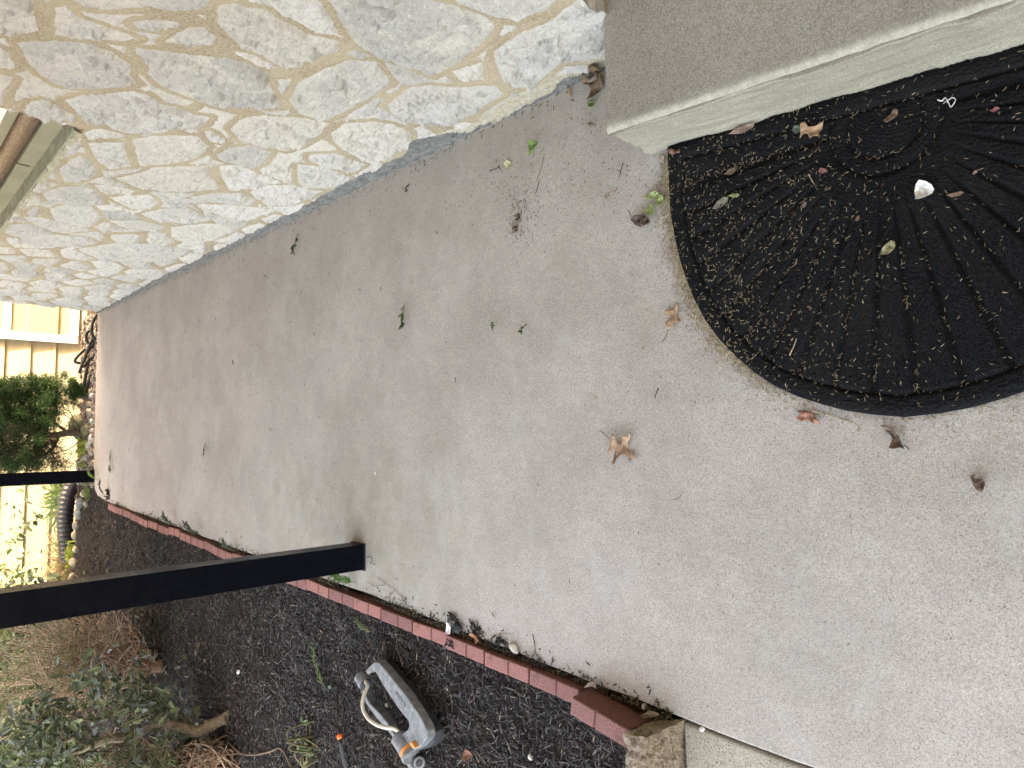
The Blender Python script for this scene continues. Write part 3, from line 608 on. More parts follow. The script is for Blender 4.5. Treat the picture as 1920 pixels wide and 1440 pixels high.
for i in range(4): bm.faces.new((vt[i], vb[i], vb[(i + 1) % 4], vt[(i + 1) % 4]))
bmesh.ops.recalc_face_normals(bm, faces=bm.faces); bmesh.ops.subdivide_edges(bm, edges=bm.edges, cuts=22, use_grid_fill=True)
for v in bm.verts:
    p = v.co; s = 30; v.co += v.normal * float(.016 * fbm(np.array(p.x * s + p.z * 11), np.array(p.y * s - p.z * 29), 4, 3) - .002)
me = bpy.data.meshes.new('edging_block'); bm.to_mesh(me); bm.free(); me.materials.append(M_TAN)
o = bpy.data.objects.new('edging_block', me); COL.objects.link(o); recentre(o, (-.78, 1.02, -.1)); tag(o, 'rough tan split-face concrete block ending the brick row', 'block')

# ---------------------------------------------------------------- doormat
mo_pts = [(.725, .973), (.60, .974), (.545, .970), (.492, .961), (.43, .948), (.377, .931), (.32, .909), (.265, .880), (.213, .843), (.167, .799), (.127, .755), (.094, .708), (.07, .66), (.052, .61), (.037, .56), (.028, .51), (.022, .45)]
ol = mo_pts + [(x, .90 - y) for x, y in mo_pts[:-1][::-1]]
ol = np.array(ol); 
MCx, MCy = .62, .463
def matsd(x, y): return psd(np.array([(fx(p[1]) - .004 if p[0] > .7 else p[0], p[1]) for p in ol]), x, y)
def mat_h(x, y):
    d = matsd(x, y)
    r = np.hypot(x - MCx, y - MCy); th = np.degrees(np.arctan2(y - MCy, -(x - MCx)))
    field = sstep(.036, .046, d)
    rim = .013 * np.sqrt(np.clip(1 - ((.020 - d) / .021) ** 2, 0, 1)) + .002
    rim = np.where(x > .66, np.maximum(rim, .011), rim)
    ph = th / 8.4 + .5; g_ = np.abs(ph - np.floor(ph) - .5) * 2
    ridge = .0145 - .0105 * sstep(.62, 1.0, g_)
    ridge = .0135 + (ridge - .0135) * sstep(.10, .30, r); g2 = np.abs(r - .108); inner = np.where(r < .108, .0115 - .003 * sstep(.03, .0, np.abs(r - .06)), ridge)
    inner = inner - .006 * np.exp(-(g2 / .006) ** 2) - .005 * np.exp(-(np.abs(r - .072) / .005) ** 2)
    inner = np.where((np.abs(th) > 86) & (r > .11), .0115 - .006 * np.exp(-((np.abs(th) - 90) / 3) ** 2), inner)
    grv = .007 * np.exp(-((d - .043) / .0045) ** 2)
    h = np.where(d < .043, np.where(d < .02, rim, np.maximum(.0145 - .002 * ((d - .02) / .02) ** 2, 0)), inner)
    return h - grv
th = np.linspace(-math.pi / 2 - .35, math.pi / 2 + .35, 620); c0 = np.array([.60, .45]); outl = np.array([(fx(p[1]) - .004 if p[0] > .7 else p[0], p[1]) for p in ol])
# ring outline by arc length, mesh = radial fan from an interior point
seg = np.concatenate([outl, outl[:1]]); dl = np.concatenate([[0], np.cumsum(np.linalg.norm(np.diff(seg, axis=0), axis=1))]); ns = 900
tt_ = np.linspace(0, dl[-1], ns, endpoint=False); OX = np.interp(tt_, dl, seg[:, 0]); OY = np.interp(tt_, dl, seg[:, 1])
nr = 190; rr = np.concatenate([np.linspace(.02, .9, nr - 40), np.linspace(.905, 1, 40)]); c0 = np.array([.5, .45])
X = c0[0] + (OX - c0[0])[None] * rr[:, None]; Y = c0[1] + (OY - c0[1])[None] * rr[:, None]
Z = mat_h(X, Y) + .0020 * noise(X * 190, Y * 190, 5) + .0006 * noise(X * 400, Y * 400, 6) + .0012; Z[-1] = .001
Xb = X[-1:]; 
idx = np.arange(nr * ns).reshape(nr, ns); i2 = np.roll(idx, -1, 1)
Q = np.stack([idx[:-1], i2[:-1], i2[1:], idx[1:]], -1).reshape(-1, 4); cV = np.array([[c0[0], c0[1], .012]])
Tm = np.stack([np.full(ns, nr * ns), i2[0], idx[0]], -1)
tmm = NT('black_coir', 1.0, .04); cmm = tmm.mix(tmm.map(tmm.noise(420, 3, .8), .35, .7), (.003, .003, .0035), (.034, .034, .037)); cmm = tmm.mix(tmm.math('MULTIPLY', tmm.map(tmm.noise(5, 4), .4, .75), .4), cmm, (.03, .028, .026))
M_MAT = tmm.out(cmm, tmm.bump(tmm.noise(420, 3, .8), 1, .004))
V = np.concatenate([np.stack([X, Y, Z], -1).reshape(-1, 3), cV])
mat = mesh_np('doormat', V, quads=Q[:, ::-1], tris=Tm[:, ::-1], mat=M_MAT, smooth=True); recentre(mat, (.4, .45, 0)); tag(mat, 'black half round doormat with fan grooves lying against the door step', 'doormat')

#@@PART2
# ================================================================ PART 2
def BG(px, py, dz=0.):
    z = -.03
    for _ in range(4):
        p = G(px, py, z); z = float(bed_h(p[0], p[1]))
    p = G(px, py, z); p[2] += dz; return p
def jit(c, n, a=.25, h=.06):
    c = np.asarray(c, float)[None] * (1 + rng.uniform(-a, a, (n, 1))); return np.clip(c * (1 + rng.uniform(-h, h, (n, 3))), 0, 1)
# ---------------------------------------------------------------- shredded mulch
mb = MB()
def in_bed(x, y): return (x < edge_x(y) - .052) & (y > 1.0 + 0 * x) & ~((y < 1.09) & (x > -.93)) & (y < 7.4)
def scatter_bed(n, x0, x1, y0, y1):
    x = rng.uniform(x0, x1, n); y = rng.uniform(y0, y1, n); k = in_bed(x, y); return x[k], y[k]
for n, bx_, ls, ws in ((26000, (-1.9, -.66, 1.0, 3.2), (.008, .034), (.0018, .0058)), (24000, (-2.6, -.6, 2.8, 5.2), (.010, .038), (.0022, .0065)), (14000, (-4.2, -.5, 4.8, 7.4), (.015, .05), (.003, .009))):
    x, y = scatter_bed(n, *bx_); N = len(x); d = rdir(N, .38); nn = nrm(np.stack([rng.normal(0, .55, N), rng.normal(0, .55, N), np.ones(N)], -1))
    L = rng.uniform(*ls, N) * rng.choice([.6, 1, 1.3], N); w_ = rng.uniform(*ws, N); sc = np.stack([L, w_, w_ * .4], -1)
    col = jit((.040, .034, .034), N, .7, .08); kk = rng.uniform(size=N); col[kk > .88] = jit((.13, .11, .10), int((kk > .88).sum()), .4); col[kk > .988] = jit((.26, .19, .13), int((kk > .988).sum()), .3)
    inst(mb, t_chip(), np.stack([x, y, bed_h(x, y) + rng.uniform(-.002, .012, N)], -1), frames(d, nn), sc, col)
# stringy fibres
x, y = scatter_bed(9000, -3.2, -.66, 1.0, 6.5); N = len(x); d = rdir(N, .3); L = rng.uniform(.02, .08, N)
inst(mb, t_blade(), np.stack([x, y, bed_h(x, y) + rng.uniform(.002, .014, N)], -1), frames(d, nrm(rng.normal(size=(N, 3)) * .5 + [0, 0, 1])), np.stack([L, np.full(N, .0016), L], -1), jit((.13, .105, .085), N, .6))
# crumbs of mulch spilt over the slab edge and bricks
yk = rng.uniform(1.0, 6.4, 7000); off = rng.exponential(.009, 7000) * rng.choice([1, 1, 1, 1, 1, 2.2], 7000); dense = (noise(yk * 3, 0 * yk, 3) + .7 > rng.uniform(0, 1.6, 7000)); yk = yk[dense]; off = off[dense]; N = len(yk)
x = edge_x(yk) - .014 + off; d = rdir(N, .25); L = rng.uniform(.004, .018, N); w_ = rng.uniform(.0015, .004, N)
inst(mb, t_chip(), np.stack([x, yk, rng.uniform(.0, .006, N)], -1), frames(d, nrm(rng.normal(size=(N, 3)) * .4 + [0, 0, 1])), np.stack([L, w_, w_ * .4], -1), np.where(rng.uniform(size=(N, 1)) > .25, jit((.035, .025, .018), N, .6), jit((.13, .10, .05), N, .5)))
o = mb.build('mulch', M_CHIP); tag(o, 'black shredded bark mulch covering the planting bed', 'mulch', kind='stuff')

# ---------------------------------------------------------------- litter lying on slab and mat
LS = []
def straw(name, pts, Lr, w, cols, label, spread=.5, z=None):
    mb = MB(); pts = np.asarray(pts); N = len(pts); d = rdir(N, .12); L = rng.uniform(*Lr, N)
    P = np.concatenate([pts, (np.zeros(N) if z is None else z)[:, None] + .0012 + rng.uniform(0, .001, N)[:, None]], 1)
    cc = np.array(cols)[rng.integers(0, len(cols), N)] * rng.uniform(.6, 1.25, (N, 1))
    inst(mb, t_chip(), P, frames(d, np.tile([0, 0, 1.], (N, 1))), np.stack([L, np.full(N, w) * rng.uniform(.7, 1.3, N), np.full(N, .0007)], -1), cc)
    o = mb.build(name, M_STRAW); tag(o, label, name.replace('_', ' '), kind='stuff'); return o
# pale needles over the mat, thick toward its far corner and caught in the grooves
C = rng.uniform([.02, -.1], [.72, .975], (60000, 2)); s_ = matsd(C[:, 0], C[:, 1]); hh = mat_h(C[:, 0], C[:, 1])
pr = .055 + .42 * sstep(.35, .85, C[:, 1]) * (.35 + .65 * sstep(-.2, .3, fbm(C[:, 0] * 6, C[:, 1] * 6, 3, 7))) + .9 * sstep(.0085, .004, hh) * (s_ > .03) * (.25 + .75 * sstep(.2, .7, C[:, 1]))
k = (s_ > .006) & (rng.uniform(size=len(C)) < pr * .27); C = C[k]
straw('dry_needles', C, (.004, .0095), .0009, [(.42, .33, .2), (.32, .24, .14), (.50, .42, .28), (.22, .14, .08), (.38, .28, .17)], 'pale dry needle clippings scattered over the black doormat', z=mat_h(C[:, 0], C[:, 1]) + .0008)
# needles piled along the mat's rounded edge and its far end
tt2 = rng.uniform(0, 1, 20000); j = (tt2 * ns).astype(int); e = np.stack([OX[j], OY[j]], -1); nrmv = nrm(e - np.array([.5, .45])); e2 = e + nrmv * rng.exponential(.012, (20000, 1)) + rng.normal(0, .002, (20000, 2))
kp = (e[:, 0] < .70) & (rng.uniform(size=20000) < np.clip(.08 + .75 * sstep(.62, .93, e[:, 1]), 0, 1)) & (matsd(e2[:, 0], e2[:, 1]) < 0); e2 = e2[kp]
straw('needle_drift', e2, (.004, .010), .0011, [(.52, .42, .26), (.36, .28, .16), (.50, .43, .30), (.22, .16, .10)], 'drift of dry needles and grit along the rim of the doormat')
# small dark specks all over the slab, with a smear of crumbs in the middle
P = []
for cx_, cy_, sx_, sy_, n in ((970, 395, 8, 28, 90), (1000, 340, 60, 60, 120), (1110, 230, 25, 12, 30), (963, 425, 7, 12, 50), (985, 390, 16, 30, 90), (760, 380, 120, 60, 60), (1130, 330, 40, 40, 50), (330, 600, 120, 90, 60)):
    for _ in range(n):
        q = G(rng.normal(cx_, sx_), rng.normal(cy_, sy_)); P.append(q[:2])
P = np.array(P); u_ = np.stack([rng.uniform(-.6, 1.02, 500), rng.uniform(.3, 6.5, 500)], -1); P = np.concatenate([P, u_]); P = P[(P[:, 0] < 1.0) & ~((P[:, 0] > fx(P[:, 1]) - .02) & (P[:, 1] < 1.06)) & (P[:, 0] > -.6)]; P = P[matsd(P[:, 0], P[:, 1]) < 0]
straw('slab_litter', P, (.003, .009), .0010, [(.10, .065, .035), (.16, .11, .06), (.05, .04, .03), (.20, .14, .08)], 'dark needle crumbs and specks strewn over the slab')

P = np.stack([rng.uniform(-.55, 1.0, 90), rng.uniform(2.6, 6.5, 90)], -1); P = np.concatenate([P, np.stack([np.concatenate([rng.uniform(.4, 1.0, 40), 1.005 - rng.exponential(.012, 220)]), rng.uniform(1.3, 6.4, 260)], -1)])
straw('bark_bits', P, (.004, .018), .0024, [(.05, .04, .035), (.08, .06, .04), (.03, .03, .03), (.13, .10, .06)], 'small black bark bits sprinkled thinly along the slab')
# ---------------------------------------------------------------- single leaves, petals, twigs
def leafmat(col, dark=None, vein=None):
    t = NT('leaf', .55, .35); dark = dark or tuple(c * .6 for c in col)
    c = t.mix(t.map(t.noise(120, 4, .6), .3, .7), dark, col); c = t.mix(t.map(t.noise(28, 3), .5, .7), c, tuple(min(1, x * 1.25) for x in col))
    mt = t.out(c, t.bump(t.noise(160, 4), .3, .001)); return mt
OAK, GREEN, PALEG, GREYG, PINK, WHITE, RED, DARK = (.36, .235, .15), (.20, .30, .07), (.42, .43, .20), (.22, .21, .16), (.30, .15, .13), (.80, .76, .72), (.26, .09, .05), (.05, .04, .032)
def flat_leaf(name, label, cat, px, col, z=.0, rib=None, curl=.15, lift=.004, zoom=None, fold=.0, wav=.003, stem=None, stemc=None, group=None):
    if zoom: px = [(zoom[0] + a / zoom[2], zoom[1] + b / zoom[2]) for a, b in px]
    if zoom and rib: rib = [(zoom[0] + a / zoom[2], zoom[1] + b / zoom[2]) for a, b in rib]
    if zoom and stem: stem = [(zoom[0] + a / zoom[2], zoom[1] + b / zoom[2]) for a, b in stem]
    P = np.array([G(a, b, z)[:2] for a, b in px]); c = P.mean(0); Q_ = P - c
    Rb = np.array([G(a, b, z)[:2] for a, b in rib]) - c if rib else np.array([Q_[0], Q_[len(Q_) // 2]])
    sz = np.abs(Q_).max(); st_ = sz / 7
    inner = []
    for gx_ in np.arange(-sz, sz, st_):
        for gy_ in np.arange(-sz, sz, st_):
            q = np.array([gx_, gy_]) + rng.uniform(-.2, .2, 2) * st_
            if psd(Q_, np.array([q[0]]), np.array([q[1]]))[0] > st_ * .35: inner.append(q)
    allp = [Vector((float(q[0]), float(q[1]))) for q in list(Q_) + inner]
    vs, es, fs, *_ = delaunay_2d_cdt(allp, [], [list(range(len(Q_)))], 1, 1e-7)
    V = np.array([[v.x, v.y] for v in vs]); d = nrm(Rb[1] - Rb[0]); s_ = (V - Rb[0]) @ np.array([-d[1], d[0]]); t_ = (V - Rb[0]) @ d
    sd_ = rng.integers(0, 50)
    Zv = lift + np.abs(s_) * fold + curl * (s_ ** 2 / sz + .5 * np.clip(t_ - sz, -9, 9) ** 2 / sz * .5) + wav * noise(V[:, 0] / sz * 2.2, V[:, 1] / sz * 2.2, sd_)
    Zv -= min(Zv.min() - .0012, 0)
    me = bpy.data.meshes.new(name); me.from_pydata([(float(a[0]), float(a[1]), float(zz)) for a, zz in zip(V, Zv)], [], [f for f in fs if len(f) > 2]); me.materials.append(leafmat(col))
    me.polygons.foreach_set('use_smooth', [True] * len(me.polygons)); me.update()
    o = bpy.data.objects.new(name, me); COL.objects.link(o); o.location = (float(c[0]), float(c[1]), z)
    so = o.modifiers.new('t', 'SOLIDIFY'); so.thickness = .0006
    tag(o, label, cat, group)
    if stem:
        mbs = MB(); SP = np.array([[*(G(a, b, z)[:2] - c), lift * .7 + .0012] for a, b in stem]); SP = smoothline(SP, 10); mbs.tube(SP, np.linspace(.0006, .0011, 10), 5, stemc or (.16, .08, .05)); so_ = mbs.build('leaf_stalk', M_BARK, True, parent=o)
    return o
Z7 = (1080, 740, 9.6)
flat_leaf('oak_leaf', 'pale brown pointed oak leaf lying alone mid slab', 'leaf', [(665,842),(700,795),(722,700),(768,708),(782,780),(765,850),(800,872),(860,850),(905,742),(1012,745),(1060,712),(1148,690),(1112,752),(1042,802),(982,862),(945,930),(962,990),(1052,1042),(1098,1030),(1088,1092),(1165,1170),(1110,1167),(1052,1145),(1002,1230),(972,1132),(892,1077),(822,1092),(790,1150),(802,1240),(770,1252),(742,1150),(748,1010),(735,940),(700,985),(672,1080),(645,1062),(658,960)], OAK, rib=[(665,842),(1165,1170)], zoom=Z7, curl=.55, lift=.004, wav=.010, stem=[(665,842),(560,740),(455,650)])
flat_leaf('oak_leaf', 'tan oak leaf with a thin stalk beside the curved far rim of the doormat', 'leaf', [(186,560),(178,528),(196,520),(206,500),(180,486),(184,470),(212,466),(232,438),(240,430),(240,468),(228,492),(246,510),(275,520),(240,524),(222,532),(228,562),(205,548)], (.40, .26, .16), zoom=(1180, 400, 2.571), rib=[(190,562),(240,435)], curl=.4, wav=.006, stem=[(192,562),(180,595),(160,625)])
ZS = (1100, 0, 2.341)
flat_leaf('oak_leaf', 'light brown lobed oak leaf on the doormat near the step', 'leaf', [(940,612),(946,580),(944,548),(965,540),(978,560),(1010,558),(1047,535),(1038,572),(1022,590),(1028,602),(1000,602),(985,612),(975,590),(960,590)], (.46, .30, .18), z=.013, zoom=ZS, rib=[(940,612),(1047,535)], curl=.3, wav=.006)
flat_leaf('fallen_leaf', 'small grey green leaf touching the oak leaf on the doormat', 'leaf', [(906,575),(915,556),(935,552),(948,565),(940,582),(920,590)], (.13, .16, .12), z=.013, zoom=ZS, curl=.3)
flat_leaf('fallen_leaf', 'brownish pink leaf leaning on the step at the back edge of the mat', 'leaf', [(636,594),(660,568),(690,550),(720,545),(750,541),(735,562),(705,582),(670,592)], (.36, .25, .20), z=.015, zoom=ZS, curl=.8, wav=.006)
flat_leaf('fallen_leaf', 'brown folded leaf on the mat nearest the step', 'leaf', [(1308,532),(1335,505),(1355,480),(1372,486),(1370,510),(1345,532),(1320,542)], (.27, .17, .11), z=.013, zoom=ZS, curl=.6, wav=.006)
flat_leaf('fallen_leaf', 'small brown leaf on the needle strewn half of the mat', 'leaf', [(612,768),(630,745),(655,738),(662,752),(640,772)], (.27, .19, .13), z=.013, zoom=ZS, curl=.8, wav=.004)
flat_leaf('fallen_leaf', 'grey green pointed leaf on the needle strewn half of the mat', 'leaf', [(557,918),(578,885),(605,866),(628,868),(624,888),(595,912),(570,922)], GREYG, z=.013, zoom=ZS, curl=.5, wav=.004)
flat_leaf('fallen_leaf', 'small green leaf tip beside the grey green leaf on the mat', 'leaf', [(622,862),(640,852),(665,850),(676,858),(662,868),(640,866)], (.25, .28, .12), z=.014, zoom=ZS, curl=.4)
flat_leaf('fallen_leaf', 'pale olive holly leaf in the middle of the doormat', 'leaf', [(1292,1120),(1296,1098),(1315,1078),(1340,1058),(1355,1062),(1362,1085),(1350,1100),(1330,1118)], (.36, .33, .19), z=.014, zoom=ZS, curl=.5, wav=.005)
flat_leaf('fallen_leaf', 'small dull pink leaf among the mat grooves', 'leaf', [(1022,752),(1032,740),(1052,742),(1058,755),(1040,764),(1026,762)], (.32, .13, .12), z=.014, zoom=ZS, curl=.6)
flat_leaf('fallen_leaf', 'narrow curled tan leaf on the mat beside the petal', 'leaf', [(1584,860),(1610,850),(1645,842),(1658,848),(1640,862),(1605,868)], (.33, .21, .13), z=.014, zoom=ZS, curl=.9)
flat_leaf('fallen_leaf', 'reddish leaf scrap on the mat close to the step', 'leaf', [(1768,488),(1785,480),(1800,468),(1818,478),(1800,488),(1788,496)], (.30, .11, .10), z=.013, zoom=ZS, curl=.6)
flat_leaf('fallen_leaf', 'tiny brown leaf scrap on the mat groove right of centre', 'leaf', [(1695,765),(1705,750),(1722,748),(1715,760),(1702,770)], (.42, .27, .2), z=.013, zoom=ZS, curl=.5)
flat_leaf('fallen_leaf', 'russet leaf scrap low among the mat rays', 'leaf', [(1180,970),(1186,955),(1200,948),(1204,962),(1192,974)], (.36, .19, .12), z=.013, zoom=ZS, curl=.5)
flat_leaf('fallen_leaf', 'small buff leaf scrap in the needle field', 'leaf', [(945,912),(950,896),(968,888),(970,900),(958,914)], (.38, .27, .21), z=.013, zoom=ZS, curl=.5)
flat_leaf('flower_petal', 'large white magnolia petal with a pink base on the doormat', 'petal', [(1446,848),(1455,820),(1475,803),(1500,805),(1520,815),(1530,835),(1520,850),(1495,865),(1480,885),(1466,890),(1455,872)], (.84, .80, .76), z=.014, zoom=ZS, curl=1.2, wav=.006)
flat_leaf('fallen_leaf', 'reddish brown crumpled leaf just outside the mat rim', 'leaf', [(818,985),(830,968),(828,950),(858,950),(890,962),(912,985),(932,1012),(905,1015),(878,1004),(850,1000),(838,1006)], (.36, .18, .12), zoom=(1180, 400, 2.571), curl=.5, wav=.014, lift=.006)
flat_leaf('fallen_leaf', 'grey brown twisted leaf below the middle of the mat rim', 'leaf', [(1222,1022),(1245,1018),(1270,1040),(1285,1062),(1308,1070),(1320,1098),(1330,1118),(1350,1135),(1318,1126),(1296,1134),(1280,1128),(1278,1085),(1255,1060),(1240,1045)], (.19, .13, .10), zoom=(1180, 400, 2.571), curl=1.6, wav=.012, fold=.4, lift=.002, stem=[(1318,1118),(1335,1124),(1352,1138)])
flat_leaf('fallen_leaf', 'folded brown leaf alone at the bottom corner of the slab', 'leaf', [(1642,1262),(1660,1266),(1672,1282),(1680,1256),(1694,1252),(1712,1270),(1719,1300),(1718,1335),(1706,1343),(1690,1330),(1670,1308),(1656,1285)], (.27, .195, .155), zoom=(1180, 400, 2.571), curl=1.2, wav=.010, fold=.3)
flat_leaf('fallen_leaf', 'bright green leaf lying near the wall side of the slab', 'leaf', [(1001,290),(1002,272),(1005,266),(1012,268),(1013,284),(1010,297),(1004,296)], (.24, .36, .08), curl=1.0, lift=.010, fold=.4)
flat_leaf('fallen_leaf', 'pale yellow leaf next to a thin black twig on the slab', 'leaf', [(951,318),(950,308),(955,301),(960,305),(959,316),(955,322)], (.55, .52, .28), curl=.6)
flat_leaf('fallen_leaf', 'dark green folded leaf in the corner between wall and step', 'leaf', [(1066,160),(1070,152),(1076,147),(1081,148),(1076,156),(1070,161)], (.06, .10, .03), curl=.8, fold=.4)
flat_leaf('fallen_leaf', 'tan narrow leaf in the corner between wall and step', 'leaf', [(1066,165),(1071,166),(1075,176),(1077,182),(1072,181),(1068,174)], (.42, .28, .15), curl=.8)
flat_leaf('fallen_leaf', 'small green leaf below the curled leaf in the corner', 'leaf', [(1105,193),(1110,190),(1119,196),(1116,203),(1108,203)], (.28, .38, .12), curl=.8)
flat_leaf('fallen_leaf', 'tiny green leaf on the wall side of the corner', 'leaf', [(1090,131),(1096,128),(1099,131),(1096,136)], (.22, .32, .10), curl=.5)
flat_leaf('fallen_leaf', 'large curled ochre leaf with a dark hole wedged in the corner', 'leaf', [(1096,160),(1096,142),(1108,131),(1124,130),(1134,136),(1134,165),(1126,172),(1120,185),(1108,190),(1106,180),(1113,168),(1104,160)], (.16, .105, .06), curl=.25, lift=.003, wav=.014, fold=.1)
mbh = MB(); hp = G(1114, 146, .012); a = np.linspace(0, 2 * np.pi, 12); mbh.tube([hp + [.010 * math.cos(t) , .016 * math.sin(t), .012 * math.sin(t * .5)] for t in a], .006, 6, (.20, .16, .13)); o = mbh.build('seed_pod', M_DRY, True); recentre(o, hp); tag(o, 'grey brown open seed pod beside the step corner', 'seed pod')
ZH = (900, 60, 3.6)
for pts_, lab in (([(1108,1118),(1135,1100),(1172,1085),(1178,1110),(1172,1140),(1140,1132)], 'far pointed green holly leaf by the mat corner'), ([(1180,1120),(1180,1088),(1210,1080),(1228,1106),(1222,1132),(1200,1136)], 'middle green holly leaf by the mat corner'), ([(1196,1135),(1228,1105),(1252,1110),(1250,1150),(1225,1180),(1200,1175)], 'green holly leaf touching the side of the mat'), ([(1110,1212),(1142,1192),(1170,1158),(1190,1200),(1190,1245),(1150,1238)], 'nearest green holly leaf beside the crumpled brown leaf')):
    flat_leaf('holly_leaf', lab, 'leaf', pts_, (.37, .42, .17), zoom=ZH, curl=.5, wav=.006, lift=.006, group='holly leaves by the mat corner')
flat_leaf('fallen_leaf', 'crumpled dark brown leaf beside the green holly leaves', 'leaf', [(1048,1278),(1070,1250),(1100,1240),(1130,1232),(1160,1260),(1165,1290),(1140,1330),(1105,1322),(1070,1310)], (.16, .11, .09), zoom=ZH, curl=.8, wav=.02, lift=.010, stem=[(1060,1300),(1035,1260),(1016,1208)])
flat_leaf('flower_petal', 'small white petal at the foot of the stone wall', 'petal', [(854,254),(856,248),(862,246),(867,250),(863,260),(860,266),(856,262)], (.85, .82, .78), curl=1.0, lift=.006)
flat_leaf('fallen_leaf', 'reddish brown leaf in the mulch near the sprinkler wheel', 'leaf', [(872,1410),(878,1402),(887,1405),(888,1416),(880,1424),(873,1420)], (.27, .13, .08), z=0.0, curl=.6, wav=.01)
flat_leaf('fallen_leaf', 'tiny white flake on the middle of the slab', 'flake', [(703,886),(706,884),(708,889),(706,893),(703,891)], WHITE, curl=.2)
flat_leaf('fallen_leaf', 'beige leaf scrap at the far side of the mat edge', 'leaf', [(1218,850 - 0),(1226,838),(1250,836),(1254,880),(1240,915),(1222,900)], (.48, .38, .31), zoom=ZH, curl=.3)
flat_leaf('fallen_leaf', 'rust brown leaf scraps caught at the mat corner by the step', 'leaf', [(1268,798),(1300,792),(1330,800),(1358,796),(1360,820),(1330,822),(1305,834),(1285,822)], (.24, .13, .09), z=.014, zoom=ZH, curl=.8, wav=.008)
flat_leaf('holly_leaf', 'curled tan leaf between the tall brick and the slab', 'leaf', [(1100,1288),(1108,1278),(1118,1275),(1124,1283),(1122,1290),(1112,1285)], (.33, .25, .18), z=.01, curl=1.2, lift=.006)
flat_leaf('holly_leaf', 'ochre leaf stuck between the tall brick and the tan block', 'leaf', [(1208,1338),(1222,1330),(1240,1336),(1236,1342),(1222,1345),(1210,1345)], (.30, .21, .12), z=.012, curl=.8, wav=.008)
# twigs and pine bits
def twig(label, px, r=.0012, col=(.06, .045, .035), z=.002, name='twig', zoom=None, cat='twig', br=None):
    f = (lambda a, b: (zoom[0] + a / zoom[2], zoom[1] + b / zoom[2])) if zoom else (lambda a, b: (a, b))
    mbt = MB(); P = np.array([G(*f(a, b), z + r) for a, b in px]); P[:, 2] += rng.uniform(0, .003, len(P)); P = smoothline(P, 4 * len(P)); mbt.tube(P, np.linspace(r, r * .5, len(P)), 6, col)
    for b_ in br or []:
        P2 = np.array([G(*f(a, b), z + r) for a, b in b_]); P2 = smoothline(P2, 3 * len(P2)); mbt.tube(P2, np.linspace(r * .8, r * .3, len(P2)), 5, col)
    o = mbt.build(name, M_BARK, True); recentre(o, P.mean(0)); tag(o, label, cat); return o
twig('short black twig lying between the oak leaf and the mat', [(1235,728),(1231,738),(1228,747)], .0016)
twig('small forked twig near the lower right leaves', [(1277,928),(1274,934),(1263,937)], .0010, (.10, .08, .06))
twig('dark twig bent in a hook beside the pale yellow leaf', [(919,321),(932,316),(936,311)], .0016, (.03, .03, .04), br=[[(934,311),(938,317),(942,322)]])
twig('thin brown twig by the green leaf', [(1020,296),(1014,320),(1006,342)], .0010, (.22, .10, .06))
twig('thin dark twig below the brown twig', [(1011,340),(1008,352),(1005,364)], .0012, (.06, .05, .045))
twig('tan v-shaped twig near the step corner', [(1157,356),(1145,361),(1133,368)], .0011, (.22, .13, .09), br=[[(1133,368),(1146,378)]])
twig('upright dark twig near the mat side of the slab', [(1168,306),(1164,322),(1162,333)], .0013, (.07, .05, .04), br=[[(1164,322),(1157,318)]])
twig('long pale grass stem curving out from under the mat rim', [(880,950),(950,972),(1040,998),(1098,1016)], .0013, (.42, .34, .24), zoom=(1180, 400, 2.571))
twig('brown stick resting upright in a mat groove', [(775,685),(795,640),(808,602)], .0016, (.36, .27, .19), z=.013, zoom=(1180, 400, 2.571))
twig('thin curved straw in the needle field of the mat', [(975,765),(990,795),(1003,812)], .0010, (.55, .42, .27), z=.014, zoom=ZS)
twig('small dark twig on the bare slab far from the leaves', [(436,676),(438,684)], .0022, (.03, .03, .035))
twig('short dark splinter near the wall end of the slab', [(855,708),(854,718)], .0012)
twig('dark curl of bark at the foot of the near post', [(689,1045),(695,1044),(699,1050),(694,1056),(704,1058)], .0016, (.05, .045, .04))
twig('dry branched stem between the near post and the bricks', [(708,1083),(722,1093),(740,1105),(752,1118),(762,1134)], .0014, (.20, .16, .11), br=[[(722,1097),(700,1098),(688,1090)], [(740,1105),(730,1118),(715,1122)], [(752,1118),(762,1125)]])
twig('thin stalk rising beside the dark mulch clump at the brick row', [(1000,1189),(1003,1210),(1005,1226),(1016,1240)], .0013, (.10, .07, .05), br=[[(1004,1225),(1018,1236)]])
twig('pale curved stem over the slab edge', [(924,1198),(935,1191),(948,1189),(962,1190)], .0014, (.42, .33, .22))
twig('white thread of fluff on the mat near the right groove fan', [(1540,438),(1560,445),(1575,430),(1590,455),(1600,470),(1620,440),(1605,430),(1585,445),(1565,455)], .0011, (.75, .72, .70), z=.014, name='thread', zoom=ZS, cat='thread')
twig('short white thread on the step riser foot', [(288,588),(305,598),(328,604)], .0012, (.85, .85, .85), z=.07, name='thread', zoom=ZS, cat='thread') if False else None
for px_, lab in (((437, 679), None), ((497, 517), 'dark needle tuft far along the slab near the wall'), ((655, 360), 'needle tuft on the slab closer to the wall foot')):
    if lab: twig(lab, [(px_[0] - 3, px_[1] - 3), px_, (px_[0] + 4, px_[1] + 5)], .0013, (.07, .06, .05), br=[[px_, (px_[0] + 5, px_[1] - 2)]])
